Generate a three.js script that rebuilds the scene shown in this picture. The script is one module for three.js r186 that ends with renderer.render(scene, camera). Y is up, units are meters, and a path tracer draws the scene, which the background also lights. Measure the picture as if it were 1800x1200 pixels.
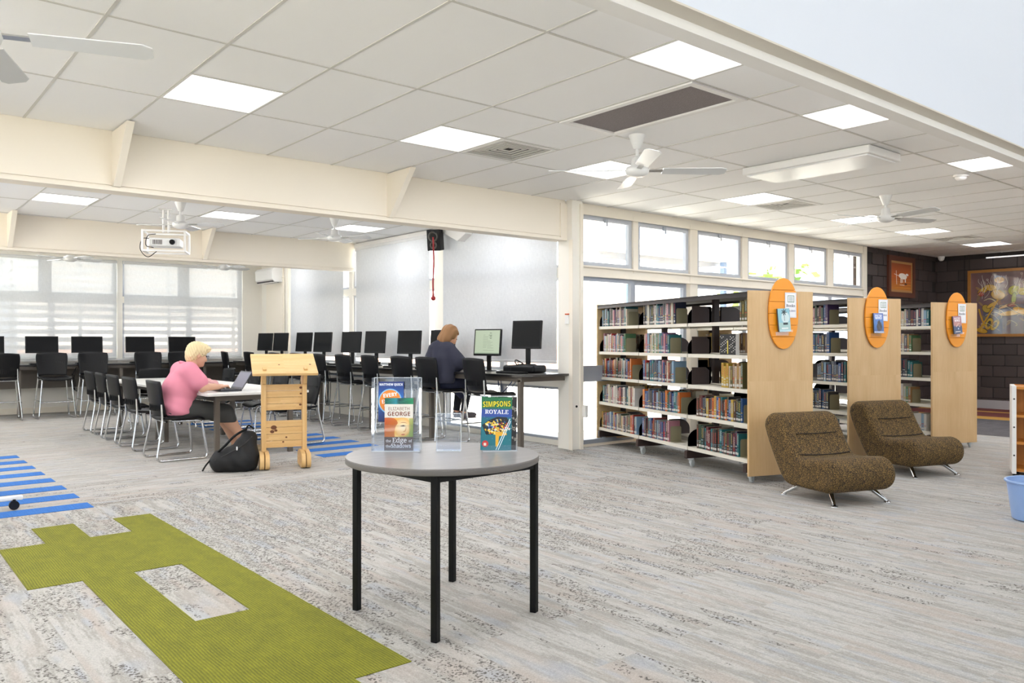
import * as THREE from 'three';
import { RoundedBoxGeometry } from 'three/addons/geometries/RoundedBoxGeometry.js';
import { mergeGeometries } from 'three/addons/utils/BufferGeometryUtils.js';
import { MarchingCubes } from 'three/addons/objects/MarchingCubes.js';
import { RectAreaLightUniformsLib } from 'three/addons/lights/RectAreaLightUniformsLib.js';

// ---------------------------------------------------------------- camera, sky, large lights, exposure
const scene = new THREE.Scene();
const renderer = new THREE.WebGLRenderer({ antialias: true });
renderer.toneMapping = THREE.LinearToneMapping;
renderer.toneMappingExposure = 0.91;
renderer.shadowMap.enabled = true;
RectAreaLightUniformsLib.init();
const camera = new THREE.PerspectiveCamera(2 * Math.atan(600 / 1414) * 180 / Math.PI, 1.5, 0.05, 200);
camera.position.set(0, 1.256, 0);
camera.rotation.set(0, -0.6926, 0);
camera.setViewOffset(1800, 1200, 0, 1, 1800, 1200);
scene.background = new THREE.Color().setRGB(2.75, 3.0, 3.4);     // bright hazy sky
const sun = new THREE.DirectionalLight(0xfffaf0, 60);            // high sun from the side behind the viewer
sun.position.set(5 - 7, 30, -2 + 15); sun.target.position.set(5, 0, -2); sun.castShadow = true; sun.name = 'sun';
sun.shadow.mapSize.set(4096, 4096); Object.assign(sun.shadow.camera, { left: -30, right: 30, top: 30, bottom: -30, near: 1, far: 90 });
scene.add(sun, sun.target);
const PANEL_LIGHT = 15;                                          // ceiling panels, cool white

// ---------------------------------------------------------------- helpers
const V = (x, y, z) => new THREE.Vector3(x, y, z);
let seed = 7;
const rnd = () => { seed |= 0; seed = seed + 0x6D2B79F5 | 0; let t = Math.imul(seed ^ seed >>> 15, 1 | seed); t = t + Math.imul(t ^ t >>> 7, 61 | t) ^ t; return ((t ^ t >>> 14) >>> 0) / 4294967296; };
const rr = (a, b) => a + (b - a) * rnd();
const pick = (a) => a[Math.floor(rnd() * a.length)];
const used = {};
function numbered(n) { used[n] = (used[n] || 0) + 1; return used[n] === 1 ? n : n + '_' + String(used[n] - 1).padStart(3, '0'); }
function shade(o) { o.castShadow = true; o.receiveShadow = true; return o; }
const flat = (g) => (g.index ? g.toNonIndexed() : g);
function merge(list) {
  if (!Array.isArray(list)) return list;
  if (list.length === 1) return list[0];
  return mergeGeometries(list.map((g) => { g = flat(g); if (!g.attributes.uv) g.setAttribute('uv', new THREE.BufferAttribute(new Float32Array(g.attributes.position.count * 2), 2)); return g; }));
}
function part(name, geo, mat, parent, kind) {
  const m = shade(new THREE.Mesh(merge(geo), mat)); m.name = name; parent.add(m);
  if (kind) m.userData.kind = kind;
  return m;
}
function thing(name, label, category, pos = [0, 0, 0], turn = 0, group) {
  const g = new THREE.Group(); g.name = numbered(name); g.position.set(...pos); g.rotation.y = turn;
  g.userData = { label, category }; if (group) g.userData.group = group;
  scene.add(g); return g;
}
function solo(name, label, category, geo, mat, pos = [0, 0, 0], turn = 0, group, kind) {
  const m = shade(new THREE.Mesh(merge(geo), mat)); m.name = numbered(name); m.position.set(...pos); m.rotation.y = turn;
  m.userData = { label, category }; if (group) m.userData.group = group; if (kind) m.userData.kind = kind;
  scene.add(m); return m;
}
function struct(name, geo, mat, label) {
  const m = geo ? shade(new THREE.Mesh(merge(geo), mat)) : new THREE.Group(); m.name = numbered(name);
  m.userData = { kind: 'structure', label }; scene.add(m); return m;
}
function copy(root, pos, turn, label, group) {
  const r = root.clone(); r.name = numbered(root.name.replace(/_\d{3}$/, '')); r.position.set(...pos); r.rotation.y = turn;
  r.userData = { ...root.userData, label }; if (group) r.userData.group = group; scene.add(r); return r;
}
// box from corner ranges
const bx = (x0, x1, y0, y1, z0, z1) => new THREE.BoxGeometry(Math.abs(x1 - x0), Math.abs(y1 - y0), Math.abs(z1 - z0)).translate((x0 + x1) / 2, (y0 + y1) / 2, (z0 + z1) / 2);
const rb = (w, h, d, x, y, z, r = 0.006, s = 2) => new RoundedBoxGeometry(w, h, d, s, Math.min(r, w / 2.01, h / 2.01, d / 2.01)).translate(x, y, z);
const cyl = (r0, r1, h, x, y, z, n = 20) => new THREE.CylinderGeometry(r0, r1, h, n).translate(x, y, z);
const lathe = (pts, n = 24) => new THREE.LatheGeometry(pts.map(([a, b]) => new THREE.Vector2(a, b)), n);
// tube through points with rounded corners
function bent(pts, r, cr = 0.04, n = 8, closed = false) {
  const P = pts.map((p) => V(...p)), path = new THREE.CurvePath(); let cur = P[0];
  for (let i = 1; i < P.length - 1; i++) {
    const a = P[i].clone().sub(P[i - 1]), b = P[i + 1].clone().sub(P[i]), k = Math.min(cr, a.length() / 2.01, b.length() / 2.01);
    const s = P[i].clone().addScaledVector(a.normalize(), -k), e = P[i].clone().addScaledVector(b.normalize(), k);
    path.add(new THREE.LineCurve3(cur, s)); path.add(new THREE.QuadraticBezierCurve3(s, P[i], e)); cur = e;
  }
  path.add(new THREE.LineCurve3(cur, P[P.length - 1]));
  // sample: ends of lines plus a few on each bend
  const q = [];
  path.curves.forEach((c, i) => { const m = c.isLineCurve3 ? 1 : 4; for (let j = 0; j < m; j++) q.push(c.getPoint(j / m)); });
  q.push(P[P.length - 1].clone());
  return sweep(q, r, n);
}
function sweep(q, r, n = 8) {
  q = q.filter((p, i) => i === 0 || p.distanceTo(q[i - 1]) > 1e-4);
  const pos = [], nor = [], idx = [], uv = [];
  let up = V(0, 1, 0.01);
  for (let i = 0; i < q.length; i++) {
    const t = q[Math.min(i + 1, q.length - 1)].clone().sub(q[Math.max(i - 1, 0)]).normalize();
    if (Math.abs(t.dot(up)) > 0.95) up = Math.abs(t.x) < 0.8 ? V(1, 0, 0.02) : V(0, 0, 1);
    const a = V().crossVectors(t, up).normalize(), b = V().crossVectors(a, t).normalize(); up = b.clone();
    const rad = typeof r === 'function' ? r(i / (q.length - 1)) : r;
    for (let k = 0; k <= n; k++) { const w = k / n * Math.PI * 2, d = a.clone().multiplyScalar(Math.cos(w)).addScaledVector(b, Math.sin(w)); pos.push(q[i].x + d.x * rad, q[i].y + d.y * rad, q[i].z + d.z * rad); nor.push(d.x, d.y, d.z); uv.push(k / n, i); }
  }
  for (let i = 0; i < q.length - 1; i++) for (let k = 0; k < n; k++) { const a = i * (n + 1) + k, b = a + n + 1; idx.push(a, b, a + 1, b, b + 1, a + 1); }
  const g = new THREE.BufferGeometry();
  g.setAttribute('position', new THREE.Float32BufferAttribute(pos, 3)); g.setAttribute('normal', new THREE.Float32BufferAttribute(nor, 3)); g.setAttribute('uv', new THREE.Float32BufferAttribute(uv, 2)); g.setIndex(idx);
  return g;
}
const curve = (pts, n = 40) => new THREE.CatmullRomCurve3(pts.map((p) => V(...p))).getPoints(n);
// metre uv by the way each face points; grain runs along the axis "long"
function metre(g, s = 1, long = 'y', ox = 0, oy = 0) {
  g = flat(g); const p = g.attributes.position, n = g.attributes.normal, uv = new Float32Array(p.count * 2);
  for (let i = 0; i < p.count; i++) {
    const c = [p.getX(i), p.getY(i), p.getZ(i)], m = [Math.abs(n.getX(i)), Math.abs(n.getY(i)), Math.abs(n.getZ(i))];
    const k = m.indexOf(Math.max(...m)), rest = [0, 1, 2].filter((a) => a !== k), L = { x: 0, y: 1, z: 2 }[long];
    let v = rest.includes(L) ? L : rest[1], u = rest.find((a) => a !== v);
    uv[2 * i] = c[u] / s + ox; uv[2 * i + 1] = c[v] / s + oy;
  }
  g.setAttribute('uv', new THREE.BufferAttribute(uv, 2)); return g;
}
function extr(pts, depth, bevel = 0, holes = [], seg = 2) {
  const s = new THREE.Shape(pts.map(([a, b]) => new THREE.Vector2(a, b)));
  for (const h of holes) s.holes.push(new THREE.Path(h.map(([a, b]) => new THREE.Vector2(a, b))));
  return new THREE.ExtrudeGeometry(s, { depth, bevelEnabled: bevel > 0, bevelSize: bevel, bevelThickness: bevel, bevelSegments: seg, curveSegments: 12 });
}
// value noise tables
const NT = new Float32Array(65536); for (let i = 0; i < 65536; i++) NT[i] = rnd();
function vn(x, y, o = 0) {
  const xi = Math.floor(x), yi = Math.floor(y), fx = x - xi, fy = y - yi, u = fx * fx * (3 - 2 * fx), v = fy * fy * (3 - 2 * fy);
  const h = (a, b) => NT[((a & 255) + ((b & 255) << 8) + o * 7919) & 65535];
  const a = h(xi, yi), b = h(xi + 1, yi), c = h(xi, yi + 1), d = h(xi + 1, yi + 1);
  return (a + (b - a) * u) * (1 - v) + (c + (d - c) * u) * v;
}
function dataTex(w, h, fn, srgb = true, repeat = true) {
  const d = new Uint8Array(w * h * 4);
  for (let y = 0; y < h; y++) for (let x = 0; x < w; x++) { const c = fn(x, y), i = (y * w + x) * 4; d[i] = c[0]; d[i + 1] = c[1]; d[i + 2] = c[2]; d[i + 3] = 255; }
  const t = new THREE.DataTexture(d, w, h); t.magFilter = THREE.LinearFilter; t.minFilter = THREE.LinearMipmapLinearFilter; t.generateMipmaps = true;
  if (srgb) t.colorSpace = THREE.SRGBColorSpace; if (repeat) t.wrapS = t.wrapT = THREE.RepeatWrapping; t.needsUpdate = true; return t;
}
function canvasTex(w, h, draw) {
  const c = document.createElement('canvas'); c.width = w; c.height = h; draw(c.getContext('2d'), w, h);
  const t = new THREE.CanvasTexture(c); t.colorSpace = THREE.SRGBColorSpace; t.anisotropy = 8; return t;
}
const std = (color, roughness = 0.6, extra = {}) => new THREE.MeshStandardMaterial({ color, roughness, metalness: 0, ...extra });
const phys = (o) => new THREE.MeshPhysicalMaterial(o);

// ---------------------------------------------------------------- materials
// carpet planks: an atlas of 64 planks, 0.25 m x 1 m each, from plain streaked to densely flecked
const lerp3 = (a, b, t) => [a[0] + (b[0] - a[0]) * t, a[1] + (b[1] - a[1]) * t, a[2] + (b[2] - a[2]) * t];
const clamp01 = (t) => Math.max(0, Math.min(1, t));
const carpetTex = dataTex(2048, 2048, (x, y) => {
  const cx = x >> 7, cy = y >> 9, id = cy * 16 + cx, dens = id / 63, lx = x & 127, ly = y & 511, o = id % 13, sx = id * 31.7, sy = id * 17.3;
  const s1 = vn(lx / 15 + sx, ly / 170 + sy, o), s2 = vn(lx / 5 + sx, ly / 42 + sy, o + 1), s3 = vn(lx / 2.2 + sx, ly / 9 + sy, o + 2), a = vn(lx / 24 + sx, ly / 200 + sy, o + 3), d = vn(lx / 20 + sx, ly / 110 + sy, o + 5), f = vn(x / 1.6, y / 1.9, 5);
  const t0 = clamp01((s1 * 0.42 + s2 * 0.34 + s3 * 0.24 - 0.36) * 3.2);
  let col = lerp3([183, 180, 174], [160, 156, 149], t0 * t0 * (3 - 2 * t0));
  col = lerp3(col, [176, 166, 157], clamp01((a - 0.55) * 2.2));
  col = lerp3(col, [166, 170, 178], clamp01((d - 0.68) * 2.2));
  const k = 0.92 + 0.15 * f; col = [col[0] * k, col[1] * k, col[2] * k];
  const mask = vn(lx / 30 + sx, ly / 120 + sy, o + 4) * 0.62 + vn(lx / 9 + sx, ly / 30 + sy, o + 6) * 0.38;
  if (mask < dens * 0.95 - 0.1) {
    const g = vn(x / 4.4, y / 3.7, 7), e = vn(x / 2.1, y / 1.8, 8), s = g * 0.62 + e * 0.38;
    const t = clamp01((s - 0.575) * 9); col = lerp3(col, [82, 77, 72], t * 0.88);
  }
  return col;
}, true, false);
carpetTex.wrapS = carpetTex.wrapT = THREE.ClampToEdgeWrapping;
const M = {};
M.carpet = std(0xffffff, 0.95, { map: carpetTex });
const greenTex = dataTex(512, 512, (x, y) => {
  const a = vn(x / 2.2, y / 14, 1), b = vn(x / 40, y / 60, 2), c = vn(x / 1.5, y / 2, 3), row = 0.5 + 0.5 * Math.cos(x * Math.PI * 2 * 48 / 512 + 0.8 * Math.sin(y / 40));
  const t = clamp01(row * 0.42 + a * 0.28 + c * 0.22 + b * 0.16 - 0.12);
  return lerp3([146, 145, 26], [80, 81, 17], t);
});
greenTex.repeat.set(1 / 0.6, 1 / 0.6);
M.green = std(0xffffff, 0.95, { map: greenTex });
const blueTex = dataTex(256, 256, (x, y) => { const a = vn(x / 30, y / 2.5, 1), c = vn(x / 2, y / 2, 3); return lerp3([52, 122, 200], [38, 96, 170], clamp01(a * 0.6 + c * 0.4)); });
blueTex.repeat.set(2, 2);
M.blue = std(0xffffff, 0.95, { map: blueTex });
const fleck = (c1, c2, r = 2) => dataTex(256, 256, (x, y) => lerp3(c1, c2, clamp01(vn(x / r, y / r, 3) * 0.6 + vn(x / 20, y / 20, 4) * 0.4)));
M.darkCarpet = std(0xffffff, 0.95, { map: fleck([104, 100, 102], [70, 67, 70]) });
M.maroonCarpet = std(0xffffff, 0.95, { map: fleck([122, 58, 52], [92, 40, 38]) });
M.yellowCarpet = std(0xffffff, 0.95, { map: fleck([206, 160, 76], [178, 132, 56]) });
const maple = dataTex(512, 1024, (x, y) => {
  const a = vn(x / 46, y / 420, 1), b = vn(x / 5, y / 160, 2), c = vn(x / 2, y / 40, 3), d = vn(x / 90, y / 200, 4);
  return lerp3([232, 199, 150], [212, 174, 122], clamp01(a * 0.4 + b * 0.25 + c * 0.15 + d * 0.35 - 0.1));
});
M.maple = std(0xf0eeec, 0.42, { map: maple });
const pine = dataTex(512, 1024, (x, y) => {
  const w = x + 16 * vn(x / 90, y / 300, 6), a = vn(w / 14, y / 600, 1), b = vn(w / 4, y / 300, 2), c = vn(x / 2, y / 30, 3);
  return lerp3([234, 197, 138], [208, 160, 96], clamp01(a * 0.55 + b * 0.25 + c * 0.2 - 0.1));
});
M.pine = std(0xffffff, 0.45, { map: pine });
M.knot = std(0x6b3d1c, 0.6);
const leopard = dataTex(512, 512, (x, y) => {
  const a = vn(x / 6, y / 6, 1), b = vn(x / 3, y / 3, 2), s = a * 0.65 + b * 0.35, c = vn(x / 60, y / 60, 3);
  return lerp3([34, 26, 16], lerp3([188, 150, 82], [158, 124, 70], c), clamp01((s - 0.525) * 11));
});
leopard.repeat.set(5.2, 5.2);
M.leopard = std(0xe2e2e2, 0.9, { map: leopard });
M.cream = std(0xf2e9d9, 0.6);
M.creamWall = std(0xf0ebe0, 0.6);
M.white = std(0xeeece8, 0.55);
M.upperWall = std(0xdfe4ee, 0.7);
M.trimBeige = std(0xd9d2c6, 0.6);
M.tile = std(0xf7f6f4, 0.85);
M.tbar = std(0xd2cfc8, 0.6);
M.alu = std(0xc3c6cc, 0.45, { metalness: 0.25 });
M.aluGrey = std(0xa6abb4, 0.5, { metalness: 0.2 });
M.glass = phys({ color: 0xf4f9fb, roughness: 0.0, transmission: 1, thickness: 0, ior: 1.45 });
M.acrylicEdge = phys({ color: 0xf2f6f8, roughness: 0.5, transmission: 0.5, thickness: 0 });
M.acrylic = phys({ color: 0xfafcff, roughness: 0.03, transmission: 1, thickness: 0, ior: 1.49 });
const weave = dataTex(256, 256, (x, y) => { const k = 226 + 14 * vn(x / 1.3, y / 24, 1) + 10 * vn(x / 24, y / 1.3, 2); return [k, k, k]; });
weave.repeat.set(3, 3);
M.blind = phys({ color: 0xdcdee0, roughness: 0.92, transmission: 0.055, thickness: 0, ior: 1.2, specularIntensity: 0.3, map: weave });
M.blindSheer = phys({ color: 0xeceeef, roughness: 0.74, transmission: 0.2, thickness: 0, ior: 1.2, specularIntensity: 0.3, map: weave });
M.blindRail = std(0xe2e2e0, 0.5);
M.black = phys({ color: 0x060606, roughness: 0.5, specularIntensity: 0.5 });
M.blackPlastic = phys({ color: 0x0c0c0e, roughness: 0.45, specularIntensity: 0.6 });
M.seatBlack = phys({ color: 0x0b0b0d, roughness: 0.42, specularIntensity: 0.6 });
M.screen = phys({ color: 0x060607, roughness: 0.3, specularIntensity: 0.35 });
M.chrome = std(0xd4d6d8, 0.16, { metalness: 1 });
M.steel = std(0xb8b8b6, 0.35, { metalness: 0.85 });
M.legBrown = std(0x6a6259, 0.5, { metalness: 0.2 });
M.deskTop = std(0x4a4743, 0.35);
M.deskEdge = std(0x1b1a1a, 0.4);
M.tableWhite = std(0xe9e7e2, 0.35);
const lam = dataTex(256, 256, (x, y) => { const k = vn(x / 3, y / 60, 1) * 0.6 + vn(x / 20, y / 120, 2) * 0.4; return lerp3([152, 147, 144], [136, 131, 128], k); });
M.roundTop = phys({ color: 0xffffff, map: lam, roughness: 0.3, clearcoat: 0.15, clearcoatRoughness: 0.25 });
M.roundEdge = std(0x6f6a66, 0.5);
M.shelf = std(0xdcd6c8, 0.5);
M.darkMetal = std(0x32221e, 0.5);
M.canopy = std(0x3a3536, 0.55);
M.bookend = std(0x8b8468, 0.55);
M.caster = phys({ color: 0xdfe3e4, roughness: 0.3, transmission: 0.4, thickness: 0 });
M.orange = std(0xf29a22, 0.4);
M.orangeBack = std(0xc9761a, 0.6);
M.fanWhite = std(0xe8e8e6, 0.3);
M.fanBlade = std(0xdfe0e0, 0.25);
M.grille = std(0x8b8383, 0.8);
M.ventDark = std(0x3a3636, 0.7);
M.block = [0x3f3431, 0x3a302d, 0x443936].map((c) => std(c, 0.55));
M.mortar = std(0x2a2321, 0.7);
M.paper = std(0xf2f1ee, 0.8);
M.skin = std(0xd9a07f, 0.55);
M.skinPale = std(0xd8a98c, 0.55);
M.blonde = std(0xe3cfa2, 0.75);
M.brownHair = std(0x8f6740, 0.6);
M.pinkShirt = std(0xe48fa2, 0.85);
M.shorts = std(0x454543, 0.85);
M.navy = std(0x2b2c3c, 0.85);
M.navyDress = std(0x1b1f38, 0.85);
M.legging = std(0x14141a, 0.8);
M.shoeTan = std(0xa08a68, 0.7);
M.shoeGrey = std(0x6a6266, 0.7);
M.pinkCloth = std(0xdba5a5, 0.9);
M.bag = std(0x0d0d0e, 0.7);
M.binBlue = phys({ color: 0xa6c4ee, roughness: 0.35, transmission: 0.3, thickness: 0 });
M.red = std(0x9c1f24, 0.5);
M.frameWood = std(0x5a3020, 0.4);
M.frameGold = std(0xa06a28, 0.4);
M.asphalt = std(0x8e8c89, 0.9);
M.concrete = std(0xd8d2c8, 0.9);
M.extWall = std(0xe6dcd2, 0.9);
M.extRoof = std(0xdfe6ee, 0.6);
M.extBrick = std(0xd8a890, 0.9);
M.extBlue = std(0x6f86a8, 0.6);
M.slat = std(0xb9bbbd, 0.7);
M.leaf = std(0x7f9a4e, 0.8);

// ================================================================= SETTING
const CEIL = 2.88, FZ = -6.77, BZ = -12.0, WZ = -16.05, RX = 6.6, EX = 16.34, WX = -4, SZ = 4, TOP = 4.6;
// ---- floor: slab + carpet planks (quads with a window of the atlas each)
function plankGeo(list) {
  const pos = [], uv = [], nor = [], idx = [];
  list.forEach(([x0, x1, z0, z1, id, alongX, flip], k) => {
    const cx = id % 16, cy = Math.floor(id / 16), e = 0.6 / 2048, u0 = cx / 16 + e, u1 = (cx + 1) / 16 - e, v0 = cy / 4 + e, v1 = (cy + 1) / 4 - e;
    pos.push(x0, 0, z0, x1, 0, z0, x1, 0, z1, x0, 0, z1); for (let i = 0; i < 4; i++) nor.push(0, 1, 0);
    let q = alongX ? [[u0, v0], [u0, v1], [u1, v1], [u1, v0]] : [[u0, v0], [u1, v0], [u1, v1], [u0, v1]];
    const lenFrac = clamp01(alongX ? (x1 - x0) : (z1 - z0)); q = q.map(([a, b]) => [a, v0 + (b - v0) * lenFrac]);
    if (flip) q = q.map(([a, b]) => [u0 + u1 - a, b]);
    q.forEach((t) => uv.push(...t)); const i = k * 4; idx.push(i, i + 2, i + 1, i, i + 3, i + 2);
  });
  const g = new THREE.BufferGeometry(); g.setAttribute('position', new THREE.Float32BufferAttribute(pos, 3)); g.setAttribute('normal', new THREE.Float32BufferAttribute(nor, 3)); g.setAttribute('uv', new THREE.Float32BufferAttribute(uv, 2)); g.setIndex(idx); return g;
}
const planks = [];
const plankId = (d) => Math.max(0, Math.min(63, Math.round(63 * clamp01(d + rr(-0.22, 0.22)))));
for (let i = -19; i < 63; i++) {
  const x0 = 0.708 + 0.25 * i, off = (i & 1) ? 0.5 : 0;
  for (let z = -7.174 + off - 1; z < SZ; z += 1) {
    const za = Math.max(z, FZ), zb = Math.min(z + 1, SZ); if (zb - za < 0.02) continue;
    const x = x0 + 0.12, zc = (za + zb) / 2;
    let d = 0.62 - 0.075 * Math.max(0, x - 3.2) - 0.10 * Math.max(0, zc + 3.4) + (zc < -4.3 ? 0.18 : 0); if (x > 9) d = 0.05; if (zc > -2.2 && x > 1) d = Math.min(d, 0.3);
    planks.push([x0, x0 + 0.25, za, zb, plankId(d), false, rnd() < 0.5]);
  }
}
for (let k = 0; k < 37; k++) {
  const zb = FZ + 0.02 - 0.25 * k, za = zb - 0.25, off = (k & 1) ? 0.5 : 0;
  for (let x = -3.6 - off; x < RX; x += 1) {
    const xa = Math.max(x, -3.6), xb = Math.min(x + 1, RX); if (xb - xa < 0.02) continue;
    const d = zb > -8 ? 0.5 : (xa > 2 ? 0.42 : 0.2); planks.push([xa, xb, za, zb, plankId(d), true, rnd() < 0.5]);
  }
}
const floor = struct('floor', plankGeo(planks), M.carpet, 'grey streaked and flecked carpet planks');
part('slab', [bx(WX, EX, -0.2, -0.003, FZ, SZ), bx(-3.6, RX + 0.15, -0.2, -0.003, WZ, FZ)], M.concrete, floor);
// ---- coloured carpet laid into it
{
  const X = (i) => 0.708 + 0.25 * i, Z = (k) => -6.174 + 0.5 * k, s = [];
  for (const [i, k] of [[4, 0], [3, 0], [3, 1], [2, 1], [2, 0], [1, 0], [1, 1], [0, 1], [0, 3], [1, 3], [1, 9], [3, 9], [3, 7], [4, 7]]) s.push([X(i), -Z(k)]);
  const hole = [[2, 3], [3, 3], [3, 5], [2, 5]].map(([i, k]) => [X(i), -Z(k)]);
  const g = extr(s, 0.003, 0, [hole]).rotateX(-Math.PI / 2);
  solo('green_carpet', 'lime green carpet strip with stepped edges and a grey rectangular gap', 'carpet', metre(g, 1, 'z'), M.green, [0, 0.0005, 0]);
  const bl = thing('striped_carpet', 'blue carpet stripes ending beside the wheeled white foot', 'carpet');
  for (let k = 0; k < 8; k++) { const z = -6.69 - 0.478 * k; part('stripe', metre(bx(-1.2, 1.45, 0.0005, 0.0035, z - 0.225, z), 1, 'x'), M.blue, bl); }
  const br = thing('striped_carpet', 'blue carpet stripes under the white table and behind the lectern', 'carpet');
  for (let k = 0; k < 10; k++) { const z = -7.98 - 0.478 * k; part('stripe', metre(bx(3.98, 4.94 + (k < 1 ? -0.5 : 0), 0.0005, 0.0035, z - 0.225, z), 1, 'x'), M.blue, br); }
  const far = thing('banded_carpet', 'dark grey carpet with maroon and yellow bands by the block wall', 'carpet');
  part('grey_field', metre(bx(11.7, 14.1, 0.0005, 0.003, FZ, 0), 1, 'z'), M.darkCarpet, far);
  part('yellow_band', metre(bx(14.1, 14.6, 0.0005, 0.003, FZ, 0), 1, 'z'), M.yellowCarpet, far);
  part('maroon_band', metre(bx(14.6, 15.5, 0.0005, 0.003, FZ, 0), 1, 'z'), M.maroonCarpet, far);
  part('yellow_band', metre(bx(15.5, 15.7, 0.0005, 0.003, FZ, 0), 1, 'z'), M.yellowCarpet, far);
  part('maroon_band', metre(bx(15.7, EX, 0.0005, 0.003, FZ, 0), 1, 'z'), M.maroonCarpet, far);
}
// ---- ceilings: slab, tiles and grid bars
const PANELS = [];                      // [x0,x1,z0,z1]
function ceilingField(root, x0, mx, i0, i1, zl, clipX, clipZ, holes) {
  for (let i = i0; i < i1; i++) for (let j = 0; j + 1 < zl.length; j++) {
    const xa = Math.max(x0 + mx * i, clipX[0]), xb = Math.min(x0 + mx * (i + 1), clipX[1]); if (xb - xa < 0.03) continue;
    let za = Math.max(zl[j], clipZ[0]), zb = Math.min(zl[j + 1], clipZ[1]); if (zb - za < 0.03) continue;
    const inner = holes.filter((h) => (h[0] + h[1]) / 2 > xa && (h[0] + h[1]) / 2 < xb && (h[2] + h[3]) / 2 > za && (h[2] + h[3]) / 2 < zb);
    const segs = []; let z = za;
    inner.sort((a, b) => a[2] - b[2]).forEach((h) => { if (h[2] - z > 0.03) segs.push([z, h[2]]); z = h[3]; });
    if (zb - z > 0.03) segs.push([z, zb]);
    for (const [a, b] of segs) part('ceiling_tile', bx(xa + 0.005, xb - 0.005, CEIL, CEIL + 0.014, a + 0.005, b - 0.005), M.tile, root);
    for (const [a] of segs.slice(1)) part('grid_bar', bx(xa, xb, CEIL - 0.003, CEIL + 0.004, a - 0.012, a + 0.012), M.tbar, root);
    for (const h of inner) if (h[3] < zb - 0.05) part('grid_bar', bx(xa, xb, CEIL - 0.003, CEIL + 0.004, h[3] - 0.008, h[3] + 0.012), M.tbar, root);
  }
  for (let i = i0; i <= i1; i++) { const x = x0 + mx * i; if (x > clipX[0] && x < clipX[1]) part('grid_bar', bx(x - 0.009, x + 0.009, CEIL - 0.003, CEIL + 0.004, clipZ[0], clipZ[1]), M.tbar, root); }
  for (const z of zl) if (z > clipZ[0] && z < clipZ[1]) part('grid_bar', bx(clipX[0], clipX[1], CEIL - 0.0032, CEIL + 0.004, z - 0.009, z + 0.009), M.tbar, root);
}
const GX = (i) => 1.003 + 0.612 * i, GZ = [-6.855, -5.616, -4.376, -3.137, -1.898];
const MP = [-5, -2, 1, 4, 7, 11, 15, 18, 22].map((i) => [GX(i), GX(i + 1), -5.616, -5.0]).concat([-5, -2, 1, 4, 7, 11, 15, 18, 22].map((i) => [GX(i), GX(i + 1), -3.137, -2.53]));
const VENTS = [[GX(5), GX(6), -5.616, -5.0], [GX(12), GX(13), -5.616, -5.0], [GX(20), GX(21), -5.616, -5.0]];
const RETURN = [GX(5), GX(6), -4.376, -3.137];
const ceil = struct('ceiling', bx(WX, EX + 0.2, CEIL + 0.09, CEIL + 0.2, FZ - 0.15, -2.3), M.concrete, 'white suspended tile ceiling of the main room');
ceilingField(ceil, 1.003, 0.612, -9, 26, GZ, [WX, EX], [FZ, -2.42], [...MP, ...VENTS, RETURN]);
const BX = [1.64 - 3.82, 1.64 - 1.91, 1.64, 3.55, 5.41], BP = BX.map((x) => [x, x + 0.61, -10.68, -10.07]), BQ = BX.map((x) => [x, x + 0.61, -8.2, -7.59]), BR = BX.map((x) => [x, x + 0.61, -14.4, -13.79]);
const bceil = struct('ceiling', bx(-3.7, RX + 0.15, CEIL + 0.09, CEIL + 0.2, WZ - 0.15, FZ - 0.15), M.concrete, 'white suspended tile ceiling of the computer bay');
ceilingField(bceil, 1.64, 0.6283, -9, 9, [-13.16, -11.92, -10.68, -9.44, -8.2, -6.96], [-3.6, RX], [BZ - 0.07, FZ - 0.14], [...BP, ...BQ].map((p) => [...p]));
ceilingField(bceil, 1.64, 0.6283, -9, 9, [-16.9, -15.64, -14.4, -13.16, -11.92], [-3.6, RX], [WZ, BZ - 0.2], BR.map((p) => [...p]));
part('upper_slab', bx(WX, EX + 0.2, TOP, TOP + 0.15, -2.45, SZ + 0.2), M.upperWall, struct('ceiling', null, null, 'high white ceiling above the open space'));
// ---- beams with tapered fins, bulkhead
function beam(name, z, label, xe) {
  const b = struct(name, bx(-3.7, xe, 2.43, CEIL + 0.02, z - 0.14, z), M.cream, label);
  part('lip', [bx(-3.7, xe, 2.415, 2.445, z - 0.15, z + 0.03), bx(-3.7, xe, 2.46, 2.468, z - 0.002, z + 0.012)], M.cream, b);
  for (const x of [-3.25, -0.82, 1.62, 4.07]) part('fin', extr([[0, 2.45], [0.045, 2.45], [0.43, CEIL - 0.01], [0, CEIL - 0.01]], 0.05, 0.003).rotateY(-Math.PI / 2).translate(x + 0.025, 0, z), M.cream, b);
  return b;
}
const b1 = beam('beam', FZ, 'cream beam with tapered fins over the opening to the computer bay', 6.42);
part('end_bracket', bx(6.33, 6.45, 2.42, 2.84, FZ, FZ + 0.02), M.cream, b1);
beam('beam', BZ, 'cream beam crossing the computer bay behind the projector', RX - 0.05);
{
  const b = struct('wall_bulkhead', bx(WX, EX, 2.745, TOP, -2.45, -2.25), M.upperWall, 'tall white bulkhead above the edge of the tile ceiling');
  part('fascia', bx(WX, EX, 2.69, 2.76, -2.45, -2.345), M.white, b);
  part('soffit_trim', bx(WX, EX, 2.735, 2.745, -2.345, -2.25), M.trimBeige, b);
}
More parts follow.
